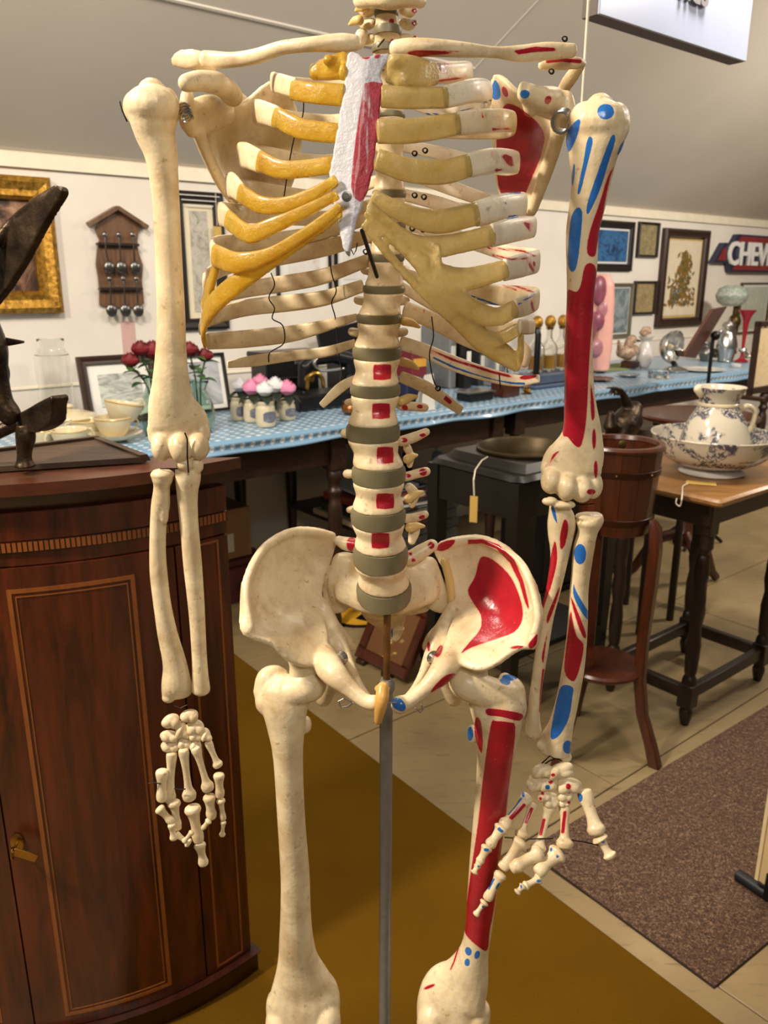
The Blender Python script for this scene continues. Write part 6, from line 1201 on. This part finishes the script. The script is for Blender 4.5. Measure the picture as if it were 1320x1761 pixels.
part('body', lathe([(r*m1, h*hj) for r, h in cr([(38, 0), (44, .02), (53, .10), (57, .22), (54, .38), (46, .56), (36, .70), (32, .79), (33, .88), (41, 1), (39, 1), (30, .88), (29, .79), (33, .68), (44, .40), (40, .1), (0, .05)], 4)], jc, 48, None, 1, 1, False), M['bluewhite'], JG)
part('neck_band', lathe([(r*m1, h*hj) for r, h in ((33, .765), (34, .775), (34, .80), (32.5, .81))], jc, 40, None, 1, 1, False), M['cream_china'], JG)
hd = Vector((math.cos(.25), math.sin(.25), 0)); hpts = [jc+hd*38*m1+Vector((0, 0, hj*.66)), jc+hd*56*m1+Vector((0, 0, hj*.74)), jc+hd*72*m1+Vector((0, 0, hj*.66)), jc+hd*70*m1+Vector((0, 0, hj*.46)), jc+hd*58*m1+Vector((0, 0, hj*.32)), jc+hd*51*m1+Vector((0, 0, hj*.27))]
part('handle', tube_w(cr(hpts, 4), .0085, 12, .8), M['cream_china'], JG)
part('spout', tube_w([jc-hd*36*m1+Vector((0, 0, hj*.92)), jc-hd*44*m1+Vector((0, 0, hj*1.0))], [.012, .015], 12, .7), M['cream_china'], JG)
# label under the bowl and its string
lt = [PZ(1178, 832, .7205), PZ(1232, 836, .7205), PZ(1230, 830, .7205), PZ(1180, 826, .7205)]
LT = thing('paper_label', lt[0], 'yellowish paper label with string at the oak table edge', 'tag'); part('card', prism(lt, (0, 0, 0), (0, 0, .0012)), M['tagcard'], LT)
part('string', tube_w(cr([PZ(1182, 832, .7225), PZ(1174, 836, .7225), PZ(1173, 842, .722), P(1172, 856, 1.945), P(1169, 870, 1.945), P(1162, 866, 1.945), P(1163, 858, 1.945)], 4), .0018, 8), M['string'], LT)
# round pedestal table, fire screen, reading board
RT = W(2.93, 1.66, 0); RTT = thing('pedestal_table', RT, 'round red-brown pedestal table behind the wash jug', 'table')
part('table_top', lathe([(0, .725), (.21, .725), (.225, .733), (.228, .742), (.220, .748), (.20, .744), (0, .743)], RT, 48), M['redwood'], RTT)
part('column', lathe([(.0, .20), (.045, .21), (.05, .24), (.03, .28), (.022, .36), (.028, .46), (.036, .54), (.022, .62), (.03, .70), (.07, .725), (0, .726)], RT, 20), M['redwood'], RTT)
for k in range(3):
    a = .55+k*2*pi/3; d = Vector((math.cos(a), math.sin(a), 0)); part('leg', tube_w(cr([RT+d*.03+Vector((0, 0, .25)), RT+d*.12+Vector((0, 0, .20)), RT+d*.19+Vector((0, 0, .07)), RT+d*.235+Vector((0, 0, .018))], 4), [.022]*4+[.018]*5+[.015]*4, 10, 1.2), M['redwood'], RTT)
a_, b_ = PN(1284, 690, 1.72), PN(1375, 690, 1.72); z0, z1 = .752, HZ(1310, 552, 1.72); sA, sB = SN(a_)[0], SN(b_)[0]
FS = thing('fire_screen', W((sA+sB)/2, 1.72, .749), 'dark framed parchment screen standing at the right edge on the round table', 'screen'); wd_ = sB-sA
for c_, d_ in ((W(sA+.012, 1.72, (z0+z1)/2), (.024, .022, z1-z0)), (W(sB-.012, 1.72, (z0+z1)/2), (.024, .022, z1-z0)), (W((sA+sB)/2, 1.72, z1-.012), (wd_, .022, .024)), (W((sA+sB)/2, 1.72, z0+.035), (wd_, .022, .03))): part('frame_side', box(c_, d_, WR, .003), M['frame_brown'], FS)
part('parchment', box(W((sA+sB)/2, 1.72, (z0+z1)/2), (wd_-.04, .006, z1-z0-.06), WR), paint('parchment', [(196, 168, 124), (214, 190, 146), (222, 200, 160), (170, 138, 96)], 22), FS)
for s in (sA+.012, sB-.012): part('foot', box(W(s, 1.72, .758), (.03, .14, .018), WR, .004), M['frame_brown'], FS)
n_ = 1.98; bp_ = TAB(1215, n_, 0); RB = thing('reading_board', bp_, 'brown wooden reading board tilted on a slim black pole', 'stand')
ball = PN(1226, 577, n_); part('pole', tube_w([Vector((ball.x, ball.y, .02)), ball], .0085, 10), M['blackmetal'], RB); part('ball_joint', blob(ball-NV*.01, .022, None, 14, 8), M['blackmetal'], RB)
bd_ = [PN(1176, 614, n_-.10), PN(1196, 616, n_-.02), PN(1250, 527, n_+.06), PN(1226, 532, n_-.04)]
part('board', prism(bd_, (0, 0, 0), NV*.016), wood('board_brown', (64, 32, 23), (98, 56, 40)), RB); part('ledge', prism([PN(1162, 602, n_-.12), PN(1186, 604, n_-.04), PN(1184, 614, n_-.04), PN(1168, 613, n_-.12)], (0, 0, 0), NV*.012), M['frame_brown'], RB)
for k in range(3):
    a = k*2*pi/3; d = Vector((math.cos(a), math.sin(a), 0)); f0 = Vector((ball.x, ball.y, 0)); part('leg', tube_w([f0+Vector((0, 0, .16)), f0+d*.09+Vector((0, 0, .06)), f0+d*.15+Vector((0, 0, .010))], .009, 8), M['blackmetal'], RB)
# small tan table with a bronze bird
ST2 = thing('small_square_table', W(2.54, 1.62, 0), 'small square table with a tan top behind the bucket stand', 'table')
part('table_top', box(W(2.54, 1.62, .705), (.26, .26, .02), WR, .004), M['oak'], ST2)
for i in (-1, 1):
    for j in (-1, 1): part('leg', tube_w([W(2.54+i*.10, 1.62+j*.10, 0), W(2.54+i*.10, 1.62+j*.10, .696)], .014, 10, dope if False else 1.0, None, 0), M['darkoak'], ST2)
BB = thing('bronze_dragon', W(2.52, 1.60, .715), 'dark bronze dragon-like figure with outstretched claw behind the bucket stand', 'sculpture'); Qb = lambda x, y, d=0: PN(x, y, 1.60-d)
fuse('body', [tube_w([Qb(1064, 748), Qb(1072, 732), Qb(1082, 716), Qb(1090, 704)], [.05, .055, .045, .03], 14), tube_w([Qb(1080, 710), Qb(1078, 695), Qb(1072, 680), Qb(1066, 671)], [.028, .018, .012, .010], 10), tube_w([Qb(1066, 671), Qb(1056, 667), Qb(1042, 667)], [.010, .006, .003], 8), tube_w([Qb(1070, 676), Qb(1060, 678), Qb(1054, 676)], [.008, .005, .003], 8), tube_w([Qb(1090, 706), Qb(1094, 722), Qb(1098, 730)], [.026, .022, .008], 10), tube_w([Qb(1058, 740), Qb(1048, 730), Qb(1050, 712)], [.03, .024, .012], 10)], .004, M['bronze'], BB, smooth=2)
part('base', lathe([(.09, 0), (.095, .01), (.07, .03), (.0, .035)], W(2.52, 1.60, .7155), 20, None, 1, .8), M['bronze'], BB)
part('claw', merge(*[tube_w([Qb(1054, 668), Qb(1050+3*k, 672+k), Qb(1046+5*k, 677+2*k)], [.005, .004, .0015], 6) for k in range(3)]), M['bronze'], BB)
part('tail', tube_w(cr([Qb(1085, 745), Qb(1096, 735), Qb(1100, 722), Qb(1096, 712)], 4), [.014]*4+[.010]*5+[.006]*4, 8), M['bronze'], BB)
# black heater box with pale slats
hb_ = [2.42, 3.02, 1.86, 2.10]; HB = thing('black_cabinet', W(2.72, 2.09, 0), 'low black cabinet with pale slats in shade under the table', 'cabinet')
part('body', box(W(2.72, 2.09, .225), (.60, .24, .40), WR, .006), M['blackmetal'], HB); part('base_rail', box(W(2.72, 2.09, .0125), (.62, .26, .025), WR, .003), M['blackmetal'], HB); part('door', box(W(2.86, 1.967, .225), (.26, .012, .34), WR, .004), M['blackmetal'], HB)
for k in range(2): part('slat', box(W(2.475+.058*k, 1.968, .285), (.030, .010, .17), WR, .002), M['stoneware'], HB)
# white basin under the table
pb = PZ(925, 906, .0); WB = thing('white_basin', W(3.0, 2.45, 0), 'white china basin on the floor under the far table', 'basin'); c = W(3.0, 2.45, 0)
part('basin', lathe(cr([(.06, 0), (.07, .01), (.12, .06), (.15, .12), (.16, .13), (.145, .125), (.11, .06), (.05, .02), (0, .018)], 3), c, 36, None, 1, 1, False), M['white_china'], WB); part('rim', lathe([(.15, .124), (.163, .128), (.160, .134), (.148, .131), (.15, .124)], c, 36, None, 1, 1, False), M['white_china'], WB)
# boards leaning under the table
GB = thing('grey_board_stack', W(2.49, 2.83, 0), 'stack of weathered grey boards standing under the table', 'boards'); M['greywood'] = wood('grey_weathered_wood', (110, 108, 102), (158, 156, 148), (1.5, 14, 14), .7, 0)
for k in range(7): part('plank', box(W(2.49+.012*math.sin(k*2.1), 2.83+.006*math.sin(k*1.7), .026+.052*k), (.50, .085, .048), WR, .003), M['greywood'], GB)
bt = W(2.63, 2.83, .3635); T = thing('blue_white_bottle', Vector((bt.x, bt.y, .3635)), 'small pale blue plastic bottle standing on the grey boards', 'bottle'); part('bottle', lathe(cr([(.026, 0), (.028, .01), (.028, .07), (.016, .085), (.013, .09), (0, .091)], 3), bt, 20), plain('pale_blue_plastic', (176, 196, 232), .35), T); part('cap', lathe([(.014, .088), (.014, .105), (.0, .106)], bt, 16), M['letterwhite'], T)
# trunk and cardboard box, books on the lower shelf
TK = thing('maroon_trunk', W(1.33, 2.84, 0), 'low maroon trunk under the left table', 'trunk'); M['maroon'] = plain('maroon_leather', (92, 38, 36), .5)
part('body', box(W(1.33, 2.84, .075), (.46, .26, .15), WR, .006), M['maroon'], TK); part('lid', box(W(1.33, 2.84, .172), (.47, .27, .04), WR, .01), M['maroon'], TK); part('clasp', box(W(1.33, 2.702, .155), (.04, .008, .05), WR, .002), M['brass'], TK)
BX = thing('cardboard_box', W(1.36, 2.83, .192), 'open cardboard box with a white label on the maroon trunk', 'box'); b0 = W(1.36, 2.83, .2925)
for c_, d_ in ((b0-NV*.118, (.30, .004, .20)), (b0+NV*.118, (.30, .004, .20)), (b0-WV*.148, (.004, .232, .20)), (b0+WV*.148, (.004, .232, .20)), (b0-Vector((0, 0, .098)), (.296, .232, .004))): part('side', box(c_, d_, WR), M['cardboard'], BX)
part('label', box(b0-NV*.1208+WV*.03-Vector((0, 0, .035)), (.085, .002, .075), WR), M['paper'], BX)
for k, (cl, w_) in enumerate((((28, 30, 44), .12), ((60, 62, 70), .10), ((210, 206, 196), .09))):
    T = thing('folder', b0+WV*(-.09+.07*k)+Vector((0, 0, -.095)), ('dark navy folder in the cardboard box', 'grey folder in the cardboard box', 'white paper folder in the cardboard box')[k], 'folder'); part('cover', box(b0+WV*(-.09+.07*k)+Vector((0, 0, .03)), (.03, w_*1.6, .235), WR, .002), plain('folder_%d' % k, cl, .5), T); part('pages', box(b0+WV*(-.09+.07*k)+Vector((0, 0, .034)), (.022, w_*1.55, .236), WR), M['paper'], T)
zz_ = .306; labs = ('bottom print portfolio on the lower shelf', 'green album on the lower shelf', 'dark folder above the green album', 'orange red book on the lower shelf', 'blue magazine on top of the shelf stack', 'pale papers at the very top of the shelf stack')
for k, (cl, h_) in enumerate((((196, 184, 160), .022), ((70, 80, 56), .028), ((34, 38, 40), .024), ((150, 72, 50), .03), ((44, 64, 110), .014), ((200, 202, 206), .010))):
    a = RZ(pi/2-WA+.12*math.sin(k*2.3)); c = W(2.02+.02*math.sin(k*1.9), 2.55+.02*math.cos(k*1.3), zz_+h_/2); T = thing('book', c, labs[k], 'book', 'books stacked on the lower table shelf'); m_b = plain('book_cover_%d' % k, cl, .5)
    for q in (-1, 1): part('cover', box(c+Vector((0, 0, q*(h_/2-.0015))), (.40-.02*k, .30-.01*k, .003), a), m_b, T)
    part('pages', box(c, (.39-.02*k, .285-.01*k, h_-.006), a), M['paper'], T); part('spine', box(c+a @ Vector((-(.40-.02*k)/2, 0, 0)), (.003, .30-.01*k, h_), a), m_b, T); zz_ += h_+.0006
# tapestry panel leaning in its frame, yellow oval
A0, B0 = Vector((-.093, 2.495, .016)), Vector((.066, 2.322, .016)); bk = Vector((.09, .083, .21)); TPn = thing('tapestry_panel', (A0+B0)/2, 'brown wooden framed tapestry panel leaning on the floor under the pelvis', 'panel'); nrm = (B0-A0).cross(bk).normalized()
ab = (B0-A0); up_ = bk
def pq(u, v, d=0): return A0+ab*u+up_*v+nrm*d
if nrm.y > 0: nrm = -nrm
for (u0, v0, u1, v1) in ((-.02, 0, 1.02, .16), (-.02, .86, 1.02, 1.0), (-.02, .16, .12, .86), (.88, .16, 1.02, .86)): part('frame_side', loft([[pq(u0, v0, -.012), pq(u1, v0, -.012), pq(u1, v1, -.012), pq(u0, v1, -.012)], [pq(u0, v0, .008), pq(u1, v0, .008), pq(u1, v1, .008), pq(u0, v1, .008)], [pq(u0+.02, v0+.02, .014), pq(u1-.02, v0+.02, .014), pq(u1-.02, v1-.02, .014), pq(u0+.02, v1-.02, .014)]]), M['redwood'], TPn)
t = NT('tapestry'); f = t.noise(16, 3, None, .5, .8); t.set(Base_Color=t.ramp(f, [(.5, lin((104, 66, 32))), (.58, lin((110, 72, 36))), (.62, lin((176, 160, 76))), (.7, lin((150, 140, 70)))]), Roughness=.9)
part('tapestry', prism([pq(.1, .14), pq(.9, .14), pq(.9, .88), pq(.1, .88)], -nrm*.006, nrm*.002), t.m, TPn)
for u in (.12, .66): part('prop_leg', tube_w([pq(u, .8, -.012), Vector((pq(u, .8).x+.05, pq(u, .8).y+.045, .012))], .008, 8), M['redwood'], TPn); part('foot', box(pq(u, 0, 0)+Vector((0, 0, -.006)), (.04, .03, .018), RZ(-.8), .003), M['frame_brown'], TPn)
oc = PZ(618, 1060, .006); OV = thing('yellow_oval_mat', oc, 'yellow oval mat with a black rim on the floor behind the pelvis', 'mat')
def ell(a, b, z0, z1, m, nm): part(nm, lathe([(0, z0), (1, z0), (1, z1), (0, z1)], Vector((oc.x, oc.y, 0)), 40, Matrix.Diagonal((a, b, 1))), m, OV)
ell(.115, .095, 0, .008, M['blackmetal'], 'rim'); ell(.104, .084, .006, .0095, plain('yellow_enamel', (222, 164, 44), .45), 'field')
part('dark_patch', prism([Vector((oc.x+x, oc.y+y, .0095)) for x, y in ((-.015, -.03), (.03, -.055), (.075, -.02), (.06, .035), (.015, .03))], (0, 0, 0), (0, 0, .001)), M['blackmetal'], OV)
# display board on black feet at the right edge
L0 = PZ(1307, 1512, .045); R0 = Vector((1.02, 1.10, .045)); DB = thing('display_board', (L0+R0)/2-Vector((0, 0, .045)), 'beige display board on black feet at the right edge', 'board'); dd = (R0-L0); dd.z = 0; dn = dd.normalized(); pn_ = Vector((-dn.y, dn.x, 0)); rot = RZ(math.atan2(dn.y, dn.x))
part('panel', box((L0+R0)/2+Vector((0, 0, .40)), (dd.length, .018, .80), rot, .002), plain('beige_board', (206, 180, 132), .6), DB); part('edge_strip', box(L0+Vector((0, 0, .40))-dn*.004, (.008, .022, .80), rot, .001), plain('pale_edge', (222, 200, 158), .6), DB)
for e, t0 in ((L0+dn*.03, PZ(1268, 1504, .018)), (R0-dn*.05, None)):
    f0 = Vector((e.x, e.y, .018)); v = (Vector((t0.x, t0.y, .018))-f0) if t0 else -pn_*.16
    if t0 is None and v.x > 0: v = -v
    part('foot', tube_w([f0-v, f0+v], .013, 10, .8, None, .3), M['blackmetal'], DB); part('bracket', box(f0+Vector((0, 0, .03)), (.03, .03, .06), rot, .003), M['blackmetal'], DB)
# hanging sign and cord
SGN, SGZ = 1.07, 1.73; c0 = PZ(1030, 24, SGZ); c1 = PZ(1283, 106, SGZ); s_a, s_b = SN(c0)[0], SN(c1)[0]; HS = thing('hanging_sign', W((s_a+s_b)/2, SGN, SGZ), 'white hanging sign with grey letters at the top right', 'sign')
part('face', box(W((s_a+s_b)/2, SGN+.003, SGZ+.15), (s_b-s_a, .006, .30), WR, .001), plain('white_acrylic', (164, 172, 196), .3, vary=.01), HS)
part('box', box(W((s_a+s_b)/2, SGN+.024, SGZ+.15), (s_b-s_a, .036, .30), WR, .001), plain('brown_sign_case', (84, 72, 62), .5), HS)
p_ = PZ(1172, 10, SGZ); text_mesh('nds', .075, .004, plain('grey_letters', (120, 118, 122), .4), W(SN(PN(1164, 0, SGN))[0], SGN-.004, PN(1200, 9, SGN).z), HS, 'lettering', .002)
for s in (s_a+.06, s_b-.06): part('suspension_wire', tube_w([W(s, SGN+.02, SGZ+.30), W(s, SGN+.02, WALLTOP+(WALLN-SGN-.02)*CSL+.01)], .0015, 6), M['steel'], HS)
k0 = P(1000, 186, 1.30); k1 = Vector((k0.x, k0.y, 0)); sn_ = SN(k0)[1]; tag(mesh('ceiling_string', *tube_w([k0-Vector((0, 0, .12)), k0, Vector((k0.x, k0.y, WALLTOP+(WALLN-sn_)*CSL+.005))], .0022, 8), M['string']), 'thin white cord hanging from the ceiling beside the painted shoulder', 'cord')
